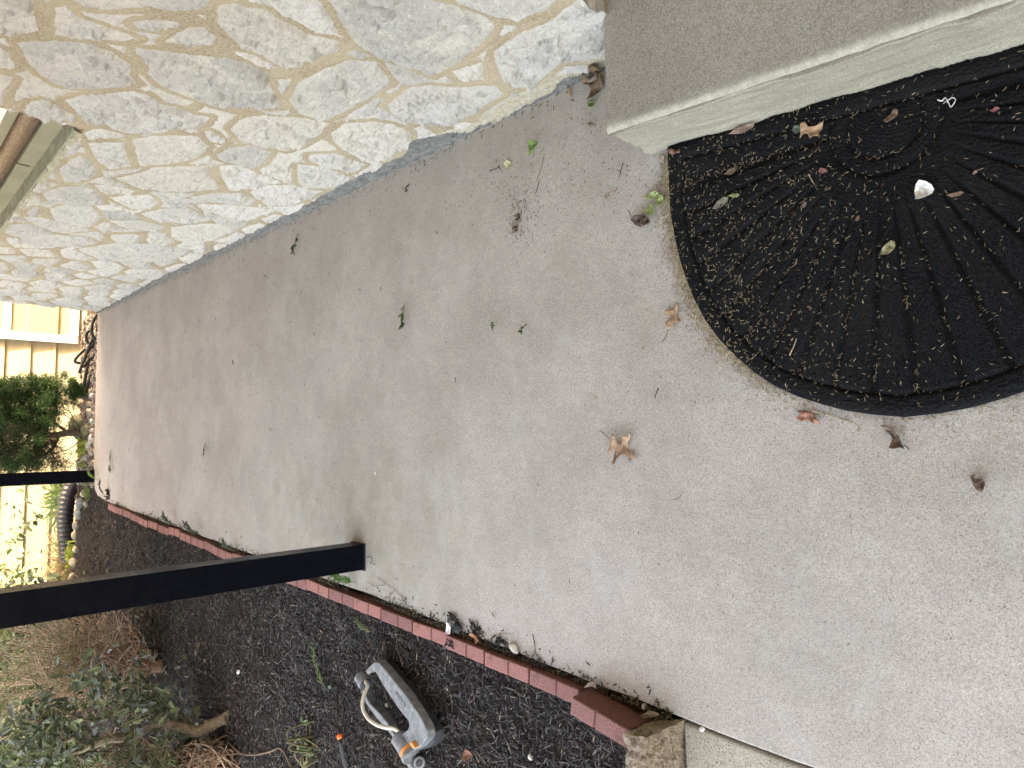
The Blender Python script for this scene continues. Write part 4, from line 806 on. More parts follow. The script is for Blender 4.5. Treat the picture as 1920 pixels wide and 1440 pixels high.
def sprig(label, base, tip, n, col, z=.002, ln=.018, w=.004, h=.010, name='sprig', cat='sprig', tm=None, spread=.9, bed=False, stemc=(.10, .12, .05)):
    a = BG(*base) if bed else G(*base, z); b = BG(*tip) if bed else G(*tip, z); b = b + [0, 0, h]; mbs = MB(); P = np.linspace(a, b, 8); P[:, 2] += .003 + np.sin(np.linspace(0, np.pi, 8)) * h * .4; mbs.tube(P, np.linspace(.0014, .0006, 8), 5, stemc)
    t_ = rng.uniform(.1, 1, n); pos = a + (b - a) * t_[:, None]; pos[:, 2] += .003 + np.sin(t_ * np.pi) * h * .4; d0 = nrm(b - a); sd_ = nrm(np.cross(d0, [0, 0, 1]))
    d = nrm(d0 * .8 + sd_ * rng.choice([-1, 1], (n, 1)) * rng.uniform(.3, spread, (n, 1)) + rng.normal(0, .18, (n, 3)) + [0, 0, .15]); L = rng.uniform(.5, 1, n) * ln
    inst(mbs, tm or t_leaf(), pos, frames(d, nrm(rng.normal(0, .3, (n, 3)) + [0, 0, 1])), np.stack([L, np.full(n, w), L], -1), jit(col, n, .3))
    o = mbs.build(name, M_LEAFG, True); recentre(o, a); tag(o, label, cat); return o
sprig('green sprig lying flat on the middle of the slab', (759,573), (759,612), 16, (.07, .11, .03), ln=.03, w=.008)
sprig('tiny green sprig towards the mat side of the slab', (988,608), (983,624), 8, (.10, .13, .05), ln=.022, w=.007)
sprig('little dark green sprig beside the tiny green one', (922,606), (931,612), 7, (.08, .10, .04), ln=.02, w=.006)
sprig('dark green sprig on the far part of the slab', (386,832), (387,852), 8, (.05, .08, .02), ln=.03, w=.008)
sprig('small leafy sprig near the wall with dark curled leaves', (560,438), (557,480), 12, (.035, .05, .025), ln=.03, w=.011, h=.015)
sprig('leggy green sprig lying at the far end of the slab', (209,843), (211,880), 12, (.12, .15, .06), ln=.05, w=.014)
sprig('dark brown seed cluster on the slab near the wall', (769,345), (773,362), 12, (.025, .018, .014), ln=.014, w=.007, h=.02, name='seed_cluster', cat='seed cluster', stemc=(.05, .04, .03))
sprig('bristly brown burr near the step corner', (1103,232), (1116,236), 14, (.20, .12, .07), ln=.013, w=.003, h=.008, name='burr', cat='burr')
sprig('green cedar sprig lying on the mulch between brick row and sprinkler', (612,1295), (601,1212), 60, (.15, .19, .06), ln=.035, w=.005, bed=True, h=.03)
sprig('light green cedar tuft on the mulch against the bricks', (700,1185), (682,1160), 50, (.16, .18, .07), ln=.03, w=.004, bed=True, h=.03)
sprig('fresh green cedar tuft growing behind the near post', (668,1092), (650,1072), 140, (.14, .24, .06), ln=.035, w=.003, h=.05, z=.0)
sprig('bluish leaf sprig under the cedar sprig', (620,1300), (622,1283), 4, (.16, .2, .17), ln=.03, w=.014, bed=True)
for nm, b0_, t0_, lab in (('weed', (198, 930), (204, 900), 'dark weed clump at the far corner of the slab'), ('weed', (184, 900), (182, 882), 'bright green weed at the foot of the far post'), ('weed', (445, 1035), (440, 1012), 'grey green weed clump halfway along the brick row'), ('weed', (330, 985), (325, 962), 'small dark weed by the far bricks'), ('weed', (378, 1003), (374, 985), 'dark weed tuft at the far third of the bricks')):
    sprig(lab, b0_, t0_, 70, (.16, .26, .04) if 'bright' in lab else (.09, .105, .06), ln=.032, w=.007, h=.05, name=nm, cat='weed')
# clumps of damp bark on the slab side of the bricks, pebbles and a shell
def clump(label, px, py, n, s, z=.0, cols=(.022, .018, .016), name='bark_clump'):
    mbc = MB(); c = G(px, py, z); d = rdir(n, .4); L = rng.uniform(.3, 1, n) * s * .9; w_ = rng.uniform(.08, .25, n) * s
    pos = c + rng.normal(0, 1, (n, 3)) * [s * .35, s * .45, 0]; pos[:, 2] = z + rng.uniform(0, .4, n) * s * .7 + .002
    inst(mbc, t_chip(), pos, frames(d, nrm(rng.normal(size=(n, 3)) * .6 + [0, 0, 1])), np.stack([L, w_, w_ * .4], -1), jit(cols, n, .6)); o = mbc.build(name, M_CHIP); recentre(o, c); tag(o, label, 'bark clump')
clump('dark bark clump beside the white shell on the slab edge', 852, 1160, 22, .03); clump('dark bark clump between the shell and the pale stone', 893, 1176, 26, .032)
clump('dark bark clump next to the pale stone at the brick row', 938, 1205, 26, .03); clump('small dark bark clump near the tall brick', 1010, 1240, 16, .022)
clump('bark scraps lying on top of the brick row', 849, 1208, 22, .026, .022); clump('large splinter pile at the far end of the bricks', 352, 985, 16, .035)
clump('dark splinters on the slab by the far bricks', 222, 950, 20, .05); clump('dark splinters beside the far weeds', 205, 927, 20, .06)
clump('brown crumb pile in the smear of litter on the slab', 968, 430, 22, .013, 0, (.10, .06, .03)); clump('dark crumb pile above the brown one on the slab', 972, 408, 22, .013, 0, (.05, .03, .02))
def rock(label, c, s, col, name='pebble', cat='pebble', group=None, seed=0):
    bm = bmesh.new(); bmesh.ops.create_icosphere(bm, subdivisions=3, radius=1); r = np.random.default_rng(seed + 100)
    ph = r.uniform(0, 50)
    for v in bm.verts:
        p = v.co; k_ = 1 + .20 * float(fbm(np.array(p.x * 1.1 + ph), np.array(p.y * 1.1 + p.z * 1.3), 3, seed)); v.co = Vector((p.x * k_ * s[0], p.y * k_ * s[1], p.z * k_ * s[2]))
    me = bpy.data.meshes.new(name); bm.to_mesh(me); bm.free(); at = me.attributes.new('Col', 'FLOAT_COLOR', 'POINT'); at.data.foreach_set('color', np.tile([*col, 1], len(me.vertices)).astype(np.float32)); me.materials.append(M_ROCK)
    me.polygons.foreach_set('use_smooth', [True] * len(me.polygons))
    o = bpy.data.objects.new(name, me); COL.objects.link(o); o.location = [float(x) for x in c]; o.rotation_euler = (r.uniform(-.3, .3), r.uniform(-.3, .3), r.uniform(0, 6)); tag(o, label, cat, group); return o
rock('round white pebble in the mulch below the brick row', BG(998, 1418, .006), (.010, .009, .008), (.62, .60, .55), seed=1)
rock('white pebble lying inside the sprinkler frame', BG(728, 1321, .006), (.012, .008, .007), (.75, .68, .58), seed=2)
rock('white petal shaped pebble far out in the mulch', BG(450, 1259, .008), (.022, .011, .008), (.78, .76, .72), seed=3)
rock('pale oval stone lying on the slab edge by the bricks', G(963, 1215, .010), (.020, .011, .010), (.50, .46, .40), seed=4)
rock('dark mussel coloured stone beside the white shell', G(857, 1177, .012), (.017, .024, .012), (.03, .033, .035), seed=5)
rock('white pebble in the gap by the tall brick', G(1208, 1324, .0), (.008, .007, .008), (.55, .52, .46), seed=6); rock('brown pebble beside the white one in the gap', G(1196, 1321, -.002), (.007, .006, .006), (.22, .13, .09), seed=7)
rock('tan pebble in the gap by the tall brick', G(1184, 1317, -.002), (.006, .006, .005), (.40, .28, .17), seed=8); rock('white pebble in the joint by the walkway', G(1316, 1367, -.002), (.008, .006, .005), (.72, .70, .66), seed=9)
flat_leaf('seashell', 'bright white shell fragment standing by the bricks', 'shell', [(841,1184),(843,1172),(846,1163),(849,1175),(852,1186),(846,1188)], (.86, .88, .9), z=.012, curl=.8, lift=.008)
flat_leaf('fallen_leaf', 'orange brown leaf bit in the debris by the shell', 'leaf', [(883,1190),(888,1185),(893,1186),(902,1200),(898,1206),(890,1196)], (.38, .18, .09), z=.008, curl=1.0)

# ---------------------------------------------------------------- oscillating sprinkler lying in the mulch
ZP = (640, 1220, 6.545)
def sp(x, y, z): return G(ZP[0] + x / ZP[2], ZP[1] + y / ZP[2], z)
SPR = thing('lawn_sprinkler', 'grey oscillating lawn sprinkler with a curved spray tube lying in the mulch', 'sprinkler', tuple(sp(620, 800, -.02)))
t = NT('grey_plastic', .42, .45); cgp = t.mix(t.map(t.noise(40, 5, .6), .35, .7), (.125, .128, .138), (.225, .228, .235)); cgp = t.mix(t.map(t.noise(150, 3), .62, .75), cgp, (.30, .27, .22)); M_GP = t.out(cgp, t.bump(t.noise(200, 3), .15, .001), t.map(t.noise(60, 3), .3, .7, .35, .6))
M_GD = simple('dark_plastic', (.045, .048, .055), .5, .2, 30, bump=.1)
M_TUBE = simple('spray_tube', (.58, .54, .45), .3, .08, 30, .6, bump=0); M_ORG = simple('orange_plastic', (.72, .27, .05), .4, .12, 40, .5, bump=0)
def plate(name, pts, z0, z1, mat, ex=0, bev=.004, parent=SPR):
    P1 = np.array([sp(x, y, z1)[:2] for x, y in pts]); c = P1.mean(0); P0 = P1 + nrm(P1 - c) * ex
    o = prism(name, P0.tolist(), z0, z1, mat, top=P1.tolist()); part(o, parent); bevel(o, bev, 3, 50); return o
outer = [(292,248),(332,205),(400,142),(455,142),(560,262),(690,425),(800,560),(880,680),(960,800),(1020,910),(1050,985),(1055,1060),(1010,1130),(955,1192),(880,1232),(800,1290)]
inner = [(745,1150),(700,1060),(770,1000),(812,970),(828,925),(820,862),(760,790),(690,700),(610,580),(520,442),(468,350),(430,282),(402,253),(365,255),(322,300)]
fr = plate('frame', outer + inner, .018, .052, M_GP, .004, .004)
sk = plate('skirt', [(455,150),(540,190),(750,455),(940,720),(1095,930),(1142,1000),(1132,1115),(1080,1180),(985,1222),(900,1235),(1000,1120),(1045,1040),(1010,930),(880,720),(690,470),(560,300)], -.03, .017, M_GD, .003, .004)
plate('lower_bar', [(238,495),(262,470),(300,560),(350,650),(475,775),(575,905),(655,1040),(720,1145),(800,1285),(870,1440),(830,1470),(760,1330),(680,1160),(610,1040),(520,935),(420,815),(310,665),(255,560)], -.02, .014, M_GP, .002, .004)
def cyl(name, a, b, r, mat, k=28, prof=None, bev=.003):
    a, b = np.array(a), np.array(b); mbx = MB(); n_ = 10 if prof is None else len(prof); P = np.linspace(a, b, n_); mbx.tube(P, r if prof is None else np.array(prof) * r, k); o = mbx.build(name, mat, False); part(o, SPR); bevel(o, bev, 2, 35); return o
axd = nrm(sp(760, 1080, .03) - sp(290, 360, .03))
c1 = sp(262, 360, .030); cyl('end_cap', c1 - axd * .022, c1 + axd * .020, .026, M_GP)
cyl('cap_collar', c1 + axd * .018, c1 + axd * .030, .0235, M_GD)
for i in range(4):
    an = -1.2 + i * .35; oo = cyl('cap_mark', c1 - axd * .014 + np.array([0, 0, 0]), c1 - axd * .004, .004, M_GD, 6, bev=.0005); oo.location = Vector(oo.location) + Vector((float(-.020 + .006 * i) * .6, 0, .0235 - .002 * i))
c2 = sp(735, 1105, .046); cyl('motor_housing', c2 - axd * .020, c2 + axd * .052, .030, M_GP)
cyl('range_ring', c2 + axd * .040, c2 + axd * .060, .0315, M_ORG); cyl('housing_collar', c2 + axd * .055, c2 + axd * .072, .034, M_GP)
plate('range_tab', [(835,1125),(860,1125),(905,1190),(890,1205),(850,1160)], .050, .066, M_ORG, 0, .001)
ck = sp(790, 1345, .012); cyl('orange_knob', ck - [0, 0, .01], ck + [0, 0, .008], .011, M_ORG, 20)
cw_ = sp(955, 1380, .030); od = nrm(np.array([.25, -.75, .60])); cyl('hose_coupling', cw_ - od * .045, cw_, .024, M_GD, 32)
cyl('coupling_ring', cw_ - od * .001, cw_ + od * .0015, .019, M_GP, 32, bev=.0005); cyl('coupling_core', cw_ + od * .0005, cw_ + od * .003, .012, M_GD, 32, bev=.0005)
tp_ = [(296,375,.035),(322,425,.05),(292,510,.07),(262,610,.088),(268,720,.098),(330,830,.10),(430,905,.098),(540,942,.085),(640,955,.066),(705,1000,.050),(742,1045,.040)]
TP = smoothline([sp(*q) for q in tp_], 90); mbt = MB(); mbt.tube(TP, .0068, 14, (.5, .5, .5)); part(mbt.build('spray_tube', M_TUBE, True), SPR)
mbn = MB(); dd = nrm(sp(430, 1010, .09) - sp(470, 900, .09))
for i in range(26, 76, 3):
    p = TP[i] + dd * .0055 + [0, 0, .002]; mbn.tube([p, p + nrm(dd + [0, 0, .3]) * .0035], .0018, 8)
part(mbn.build('nozzle_row', simple('rubber', (.02, .02, .02), .7, .1, bump=0)), SPR)
# raised lettering on the broad bar
fc = bpy.data.curves.new('lettering', 'FONT'); fc.body = 'Eincher'; fc.size = 1; fc.extrude = .03; fc.align_x = 'CENTER'; fc.align_y = 'CENTER'
to = bpy.data.objects.new('tmp', fc); COL.objects.link(to); dg = bpy.context.evaluated_depsgraph_get(); me = bpy.data.meshes.new_from_object(to.evaluated_get(dg)); bpy.data.objects.remove(to)
o = bpy.data.objects.new('lettering', me); COL.objects.link(o); me.materials.clear(); me.materials.append(M_GD)
pa, pb = sp(785, 672, .0535), sp(655, 500, .0535); pm = (pa + pb) / 2; xd = nrm(pb - pa); zd = np.array([0, 0, 1.]); yd = np.cross(zd, xd); L_ = float(np.linalg.norm(pb - pa)); wd = max(v.co.x for v in me.vertices) - min(v.co.x for v in me.vertices); s_ = L_ / wd
o.matrix_world = Matrix([[xd[0] * s_, yd[0] * s_, 0, pm[0]], [xd[1] * s_, yd[1] * s_, 0, pm[1]], [0, 0, s_ * .3, .0525], [0, 0, 0, 1]]); bpy.context.view_layer.update(); 
mw = np.array(o.matrix_world); co = np.array([v.co[:] for v in me.vertices]); co = co @ mw[:3, :3].T + mw[:3, 3]
o.matrix_world = Matrix.Identity(4); me.vertices.foreach_set('co', co.astype(np.float32).ravel()); part(o, SPR); o.parent = fr; o.location = [-float(a) - float(b) for a, b in zip(SPR.location, fr.location)]
# tool handle
a = BG(642, 1377, .012); b = BG(662, 1475, .004); TH = thing('garden_tool', 'black and orange tool handle sticking into the picture beside the sprinkler', 'tool', tuple(a))
dh = nrm(b - a)
mbx = MB(); mbx.tube([a + dh * t_ for t_ in np.linspace(.012, .32, 16)], np.interp(np.linspace(0, 1, 16), [0, .2, .6, 1], [.0115, .014, .012, .015]), 24); part(mbx.build('grip', simple('black_rubber', (.018, .018, .022), .45, .15, 40, .4), True), TH)
mbx = MB(); mbx.tube([a + dh * t_ for t_ in (-.006, 0, .008, .0125)], [.009, .0135, .014, .0125], 24); part(mbx.build('end_cap', simple('orange_cap', (.80, .16, .03), .4, .08, bump=0), True), TH)

# ================================================================ BEYOND THE SLAB
def PY(px, py, Y): return PL(px, py, 1, Y)
# neighbour's yellow house
NY = 9.4
YH = thing('yellow_house', 'sunlit yellow lap-sided house beyond the end of the slab', 'house', (0, NY, -.5))
tys = NT('yellow_siding', .6, .3); cy = tys.mix(tys.map(tys.noise(4, 4, vec=tys.scale((.4, 1, 8))), .3, .7), (.19, .165, .105), (.215, .188, .12)); M_YEL = tys.out(cy, tys.bump(tys.noise(60, 3, vec=tys.scale((.05, 1, 6))), .15, .002))
slope_dir = (PY(52, 560, NY), PY(46, 1100, NY))
e0, e1 = PY(57, 660, NY)[2], PY(104, 660, NY)[2]; expo = e0 - e1
V = []; F = []; z = e1 - expo * 1; kx = 0
zb = e1 - expo * 1.0
for i in range(18):
    z0 = zb + i * expo; y0_, y1_ = NY - .022, NY - .004; b0_ = len(V)
    for x in (-9, 4.5): V += [(x, NY + .02, z0), (x, y0_, z0), (x, y0_, z0 + .012), (x, y1_, z0 + expo), (x, NY + .02, z0 + expo)]
    for j in range(4): F.append((b0_ + j, b0_ + j + 1, b0_ + 5 + j + 1, b0_ + 5 + j))
wl_ = part(mesh_np('siding', V, faces=[f[::-1] for f in F], mat=M_YEL), YH)
part(box('core_wall', (-9, NY + .022, -.6), (4.5, NY + 5, zb + 18 * expo), M_YEL), YH)
part(box('foundation', (-9, NY - .03, -.75), (4.5, NY + .02, zb - .003), simple('foundation', (.27, .18, .10), .9, .2, 6)), YH)
part(box('eave', (-9.3, NY - .35, zb + 18 * expo + .003), (4.8, NY + 5.3, zb + 18 * expo + .12), simple('eave_white', (.75, .73, .68), .6, .05)), YH)
M_WHT = simple('white_vinyl', (.80, .79, .76), .4, .03, 3, bump=0)
c0_ = PY(146, 645, NY - .04); xl, zbot = c0_[0], c0_[2]; xr = xl + 1.25; ztop = zbot + 1.75
WN = thing('window', None, None); WN.parent = YH; WN.location = (xl, -.04, zbot + .5); wloc = np.array([xl, NY - .04, zbot])
def wp_(o): o.parent = WN; o.location = [-float(c) for c in wloc]; return o
fw_ = .085; y0_, y1_ = NY - .055, NY - .015
for nm, a, b in (('frame', (xl, y0_, zbot), (xl + fw_, y1_, ztop)), ('frame', (xr - fw_, y0_, zbot), (xr, y1_, ztop)), ('sill', (xl + fw_ + .001, y0_ - .01, zbot), (xr - fw_ - .001, y1_, zbot + .07)), ('frame', (xl + fw_ + .001, y0_, ztop - .07), (xr - fw_ - .001, y1_, ztop))): bevel(wp_(box(nm, a, b, M_WHT)), .008, 2)
zr = PY(13, 620, NY)[2]
bevel(wp_(box('meeting_rail', (xl + fw_ + .001, y0_ + .008, zr - .03), (xr - fw_ - .001, y1_ - .004, zr + .035), M_WHT)), .006, 2)
M_BEI = simple('beige_panel', (.185, .155, .088), .6, .05, 5, bump=0)
wp_(box('panel', (xl + fw_ + .001, NY - .032, zbot + .071), (xr - fw_ - .001, NY - .014, zr - .031), M_BEI))
pz0, pz1 = PY(108, 620, NY)[2], PY(48, 620, NY)[2]; pxl = PY(80, 632, NY)[0]
bevel(wp_(box('raised_panel', (pxl, NY - .050, pz0), (pxl + .62, NY - .033, pz1), M_BEI)), .014, 2)
tg2 = NT('window_glass', .06, .7); wp_(box('pane', (xl + fw_ + .001, NY - .030, zr + .036), (xr - fw_ - .001, NY - .02, ztop - .071), tg2.out((.09, .12, .10))))

# generic foliage builders
def tuft_cloud(mbf, cs, n, rad_, ln, w, cols, tm=None, up=.3, out=None):
    cs = np.asarray(cs); k = rng.integers(0, len(cs), n); off = rng.normal(size=(n, 3)); off = nrm(off) * (rng.uniform(0, 1, (n, 1)) ** .5); pos = cs[k] + off * np.asarray(rad_)[None] if np.ndim(rad_) else cs[k] + off * rad_
    d = nrm(off * 1.0 + rng.normal(0, .5, (n, 3)) + [0, 0, up]); L = rng.uniform(.5, 1.2, n) * ln; C = np.asarray(cols)[rng.integers(0, len(cols), n)] * rng.uniform(.6, 1.3, (n, 1)) * rng.uniform(.5, 1.5, len(cs))[k][:, None]
    inst(mbf, tm or t_blade(), pos, frames(d, rdir(n)), np.stack([L, np.full(n, w), L], -1), C)
def poly2(px, Y, dy=0): return np.array([PY(a, b, Y + (dy if np.isscalar(dy) else dy[i])) for i, (a, b) in enumerate(px)])
# yew / hemlock shrub at the slab's far end
YEW = thing('yew_shrub', 'dark green clipped evergreen shrub with a bare trunk beyond the slab end', 'shrub', tuple(PY(170, 818, 7.1)))
mbk = MB(); brown = (.16, .11, .085)
for line, r0, r1 in (([(180,818),(168,816),(150,813),(128,812),(100,816),(70,815),(30,805),(-30,800)], .034, .018), ([(130,812),(112,800),(95,785),(70,770),(40,760)], .014, .005), ([(112,814),(100,838),(85,852),(60,862),(30,868)], .014, .005), ([(165,815),(150,802),(135,780),(128,764),(122,745)], .006, .002), ([(150,813),(140,792),(118,776),(100,770)], .007, .002), ([(155,815),(140,835),(118,846),(90,850)], .006, .002), ([(75,815),(60,790),(30,775),(-10,760)], .01, .004), ([(60,812),(40,835),(10,850),(-30,860)], .01, .004)):
    P = smoothline(poly2(line, 7.1, rng.uniform(-.1, .1, len(line)) * (r0 < .02)), 24); mbk.tube(P, np.linspace(r0, r1, 24), 8, brown)
for _ in range(240):
    a = PY(rng.uniform(0, 150), rng.uniform(745, 872), 7.1); d = nrm(rng.normal(size=3) + [0, 0, .6]); P = np.array([a, a + d * .05, a + d * .11 + rng.normal(0, .02, 3)]); P[:, 1] += rng.uniform(-.15, .2); mbk.tube(P, [.003, .002, .001], 4, (.14, .095, .07))
part(mbk.build('trunk', M_BARK, True), YEW)
mbf = MB(); cs = []
for _ in range(420):
    px_, py_ = rng.uniform(-120, 118), rng.uniform(712, 800)
    if px_ > 75 + 40 * math.sin((py_ - 700) / 25) * .5 + 25: continue
    p = PY(px_, py_ - 0, 7.1); p[1] += rng.normal(0, .13); cs.append(p)
for _ in range(120):
    p = PY(rng.uniform(-120, 95), rng.uniform(790, 880), 7.1); p[1] += rng.normal(0, .15); cs.append(p)
side = [PY(*rng.normal((143, 733), (9, 11)), 7.05) + [0, rng.normal(0, .05), 0] for _ in range(26)]
YC = [(.045, .10, .024), (.035, .075, .02), (.09, .16, .035), (.025, .05, .018)]
tuft_cloud(mbf, cs, 85000, .055, .022, .0045, YC); tuft_cloud(mbf, side, 9000, .035, .018, .003, YC); cs2 = [PY(rng.uniform(-60, 118), rng.uniform(800, 878), 7.15) + [0, rng.normal(0, .15), 0] for _ in range(150)]; tuft_cloud(mbf, cs2, 24000, .06, .022, .0034, [(.09, .07, .045), (.055, .075, .03), (.06, .045, .03), (.08, .10, .03)])
part(mbf.build('foliage', M_NEEDLE), YEW)
# rocks at the end of the slab and along the bed's far edge
rk = [(163,805,.06,(.22,.21,.13)),(150,800,.10,(.22,.23,.15)),(172,790,.03,(.50,.48,.46)),(168,772,.035,(.42,.38,.32)),(166,757,.03,(.40,.32,.25)),(172,742,.028,(.45,.43,.46)),(171,823,.035,(.55,.55,.53)),(166,836,.04,(.40,.40,.33)),(170,848,.028,(.38,.34,.27)),(160,857,.04,(.35,.30,.24)),(173,868,.03,(.36,.33,.28)),(160,742,.045,(.14,.13,.12)),(152,758,.04,(.30,.24,.19)),(173,806,.022,(.55,.50,.45)),
      (163,720,.03,(.25,.22,.26)),(150,943,.05,(.22,.22,.22)),(156,925,.04,(.42,.33,.27)),(147,962,.05,(.24,.24,.23)),(142,985,.045,(.26,.23,.19)),(139,1005,.04,(.25,.22,.17)),(140,1030,.035,(.36,.33,.28)),(137,1055,.045,(.27,.24,.19)),(135,1080,.04,(.26,.23,.19)),(160,945,.03,(.33,.27,.25))]
poss = ['just beyond the slab end', 'under the evergreen trunk']
for i, (a, b, s, c) in enumerate(rk):
    far = b > 900; z_ = -.02 if not far else -.0
    p = G(a + 3, b, -.03) if not far else BG(a + 4, b, .0); p[2] += s * .25
    lab = ('%s grey brown rock edging the far mulch counted from the far post' % ordw[i - 15]) if far else ('%s rock in the heap at the slab end counted from the evergreen trunk' % ordw[i])
    if i == 1: lab = 'largest smooth olive rock at the foot of the evergreen trunk'
    rock(lab, p, (s * rng.uniform(.9, 1.3), s * .8, s * .75), c, 'river_rock', 'rock', 'rocks at the far end of the slab and bed', seed=20 + i)
mbg = MB(); n = 2600; x = rng.uniform(-.46, 1.03, n); y = rng.uniform(6.62, 7.3, n)
inst(mbg, t_chip(), np.stack([x, y, -.05 + .02 * rng.uniform(size=n)], -1), frames(rdir(n, .3), rdir(n) * .5 + [0, 0, 1]), np.stack([rng.uniform(.015, .05, n), rng.uniform(.008, .03, n), rng.uniform(.005, .02, n)], -1), jit((.28, .23, .19), n, .6)); tag(mbg.build('gravel', M_ROCK), 'loose gravel and grit past the slab end', 'gravel', kind='stuff')
# hose coil
ZHo = (120, 560, 7.2)
mbo = MB(); hl = [[(445,215),(400,290),(375,400),(385,500),(425,560)], [(380,430),(330,440),(300,490),(305,560),(330,610)], [(400,520),(340,640),(280,800),(225,940),(205,1010)], [(415,560),(380,640),(300,740),(245,850),(245,910),(290,900),(350,800)], [(290,680),(220,740),(160,810),(150,850),(190,868),(235,870)], [(425,600),(400,700),(380,800),(370,850)], [(432,700),(420,860),(370,1000),(320,1150),(300,1200)], [(330,880),(300,980),(285,1080),(272,1180)], [(400,560),(420,620),(390,670),(330,700),(270,800),(250,870)], [(430,450),(405,480),(420,520),(435,560)], [(355,600),(320,700),(255,860),(215,980)], [(430,800),(400,900),(350,1010),(300,1130)]]
for i, L in enumerate(hl):
    P = smoothline([PY(ZHo[0] + a / ZHo[2], ZHo[1] + b / ZHo[2], 6.78 + .025 * i) for a, b in L], 30); mbo.tube(P, .0125, 10, (.018, .018, .02))
o = mbo.build('garden_hose', simple('hose_rubber', (.02, .02, .022), .38, .2, 30, .5, bump=0), True); recentre(o, PY(170, 650, 6.9)); tag(o, 'heap of coiled black garden hose past the wall corner', 'hose')
# corrugated drain pipe
pp = smoothline([PY(a, b, 7.75) for a, b in ((185,868),(172,880),(155,893),(139,906),(129,925),(124,950),(122,975),(123,1000),(126,1030),(128,1050))], 420); arc = np.concatenate([[0], np.cumsum(np.linalg.norm(np.diff(pp, axis=0), axis=1))])
mbo = MB(); mbo.tube(pp,   .068 + .0028 * np.sin(arc / .042 * 2 * np.pi), 24); o = mbo.build('drain_pipe', simple('corrugated_plastic', (.018, .02, .026), .38, .2, 20, .5, bump=0), True); recentre(o, PY(130, 950, 7.75)); tag(o, 'black corrugated drain pipe arching behind the mulch bed', 'pipe')
# grassy clumps
def blades(name, label, cat, base, Y, n, h, spread, cols, w=.009, mat_=None, lean=.6):
    mbb = MB(); b0_ = PY(*base, Y)
    for _ in range(n):
        d = nrm(np.array([rng.normal(0, lean), rng.normal(0, lean * .6), 1.])); L = h * rng.uniform(.5, 1.1); a = b0_ + rng.normal(0, 1, 3) * [spread, spread * .7, 0]
        P = smoothline([a, a + d * L * .5, a + d * L * .85 + [d[0] * L * .25, 0, -L * .05], a + d * L + [d[0] * L * .6, 0, -L * .25]], 7); t_ = np.linspace(0, 1, 7); sd_ = nrm(np.cross(d, [0, 1, .2])); ww = w * (1 - t_ ** 2 * .9)[:, None] * sd_ * .5
        V = np.concatenate([P - ww, P + ww]); i_ = np.arange(6); Q = np.stack([i_, i_ + 1, i_ + 8, i_ + 7], -1); mbb.add(V, Q, None, np.array(cols[rng.integers(0, len(cols))]) * rng.uniform(.7, 1.25))
    o = mbb.build(name, mat_ or M_LEAFG, True); recentre(o, b0_); tag(o, label, cat)
blades('grass_clump', 'green strappy grass clump behind the drain pipe', 'plant', (133, 930), 8.0, 170, .30, .08, [(.22, .32, .12), (.15, .24, .09), (.36, .42, .24)], .014)
blades('grass_clump', 'dry straw coloured grass clump at the end of the drain pipe', 'plant', (136, 1058), 7.9, 230, .34, .10, [(.42, .32, .20), (.50, .40, .26), (.30, .24, .13), (.22, .28, .10)], .007, lean=.9)
blades('grass_clump', 'small yellow green weeds under the drain pipe', 'plant', (139, 1040), 7.6, 70, .10, .05, [(.40, .45, .08), (.25, .34, .08)], .016)
blades('grass_clump', 'little yellow green weeds at the evergreen foot', 'plant', (160, 842), 7.0, 40, .10, .06, [(.42, .46, .08), (.25, .34, .08)], .014)
blades('grass_clump', 'green weeds between the far post and the pipe', 'plant', (172, 920), 6.9, 70, .10, .04, [(.30, .40, .10), (.16, .22, .08), (.3, .26, .18)], .012)

# ---- shrubs over the mulch bed
def leaves_on(mbf, pts, n, sp_, size, cols, asp=.55, tm=None):
    pts = np.asarray(pts); k = rng.integers(0, len(pts), n); pos = pts[k] + rng.normal(0, 1, (n, 3)) * sp_; d = nrm(rng.normal(size=(n, 3)) + [0, 0, .3]); L = rng.uniform(.6, 1.2, n) * size
    C = np.asarray(cols)[rng.integers(0, len(cols), n)] * rng.uniform(.7, 1.3, (n, 1)); inst(mbf, tm or t_leaf(.3, .15), pos, frames(d, nrm(rng.normal(0, .7, (n, 3)) + [0, 0, 1])), np.stack([L, L * asp * 1.0, L], -1), C)
def bush(name, label, cat, base, Y, ctr, n_c, spr, kind, n, size, cols, twigs=60, depth=.3, tw=(.16, .11, .08), rad_=.08):
    b0_ = PY(*base, Y); gz = float(bed_h(b0_[0], b0_[1])); b0_[2] = gz if abs(b0_[2] - gz) < .5 else b0_[2]
    T = thing(name, label, cat, tuple(b0_)); mbk = MB(); cs = []
    for _ in range(n_c):
        c = PY(rng.normal(ctr[0], spr[0]), rng.normal(ctr[1], spr[1]), Y + rng.normal(0, depth)); c[2] = max(c[2], float(bed_h(c[0], c[1])) + .03); cs.append(c)
    for c in cs[:twigs]:
        a = b0_ + rng.normal(0, .03, 3) * [1, 1, 0]; P = smoothline([a, a + (c - a) * .4 + rng.normal(0, .06, 3), a + (c - a) * .75 + rng.normal(0, .04, 3), c], 12); mbk.tube(P, np.linspace(.007, .0015, 12), 5, np.array(tw) * rng.uniform(.7, 1.3), cap=False)
    part(mbk.build('branches', M_BARK, True), T); mbf = MB()
    if kind == 'leaf': leaves_on(mbf, cs, n, rad_, size, cols, .6)
    else: tuft_cloud(mbf, cs, n, rad_, size, size * .15, cols)
    part(mbf.build('foliage', M_LEAFG if kind == 'leaf' else M_NEEDLE, True), T); return T
HOL = thing('holly_shrub', 'sparse holly shrub with a thick tan leaning trunk in the mulch bed', 'shrub', tuple(BG(428, 1345)))
mbk = MB(); tan = (.17, .13, .09); HY = 3.95
b0 = BG(430, 1345)
HY = b0[1]
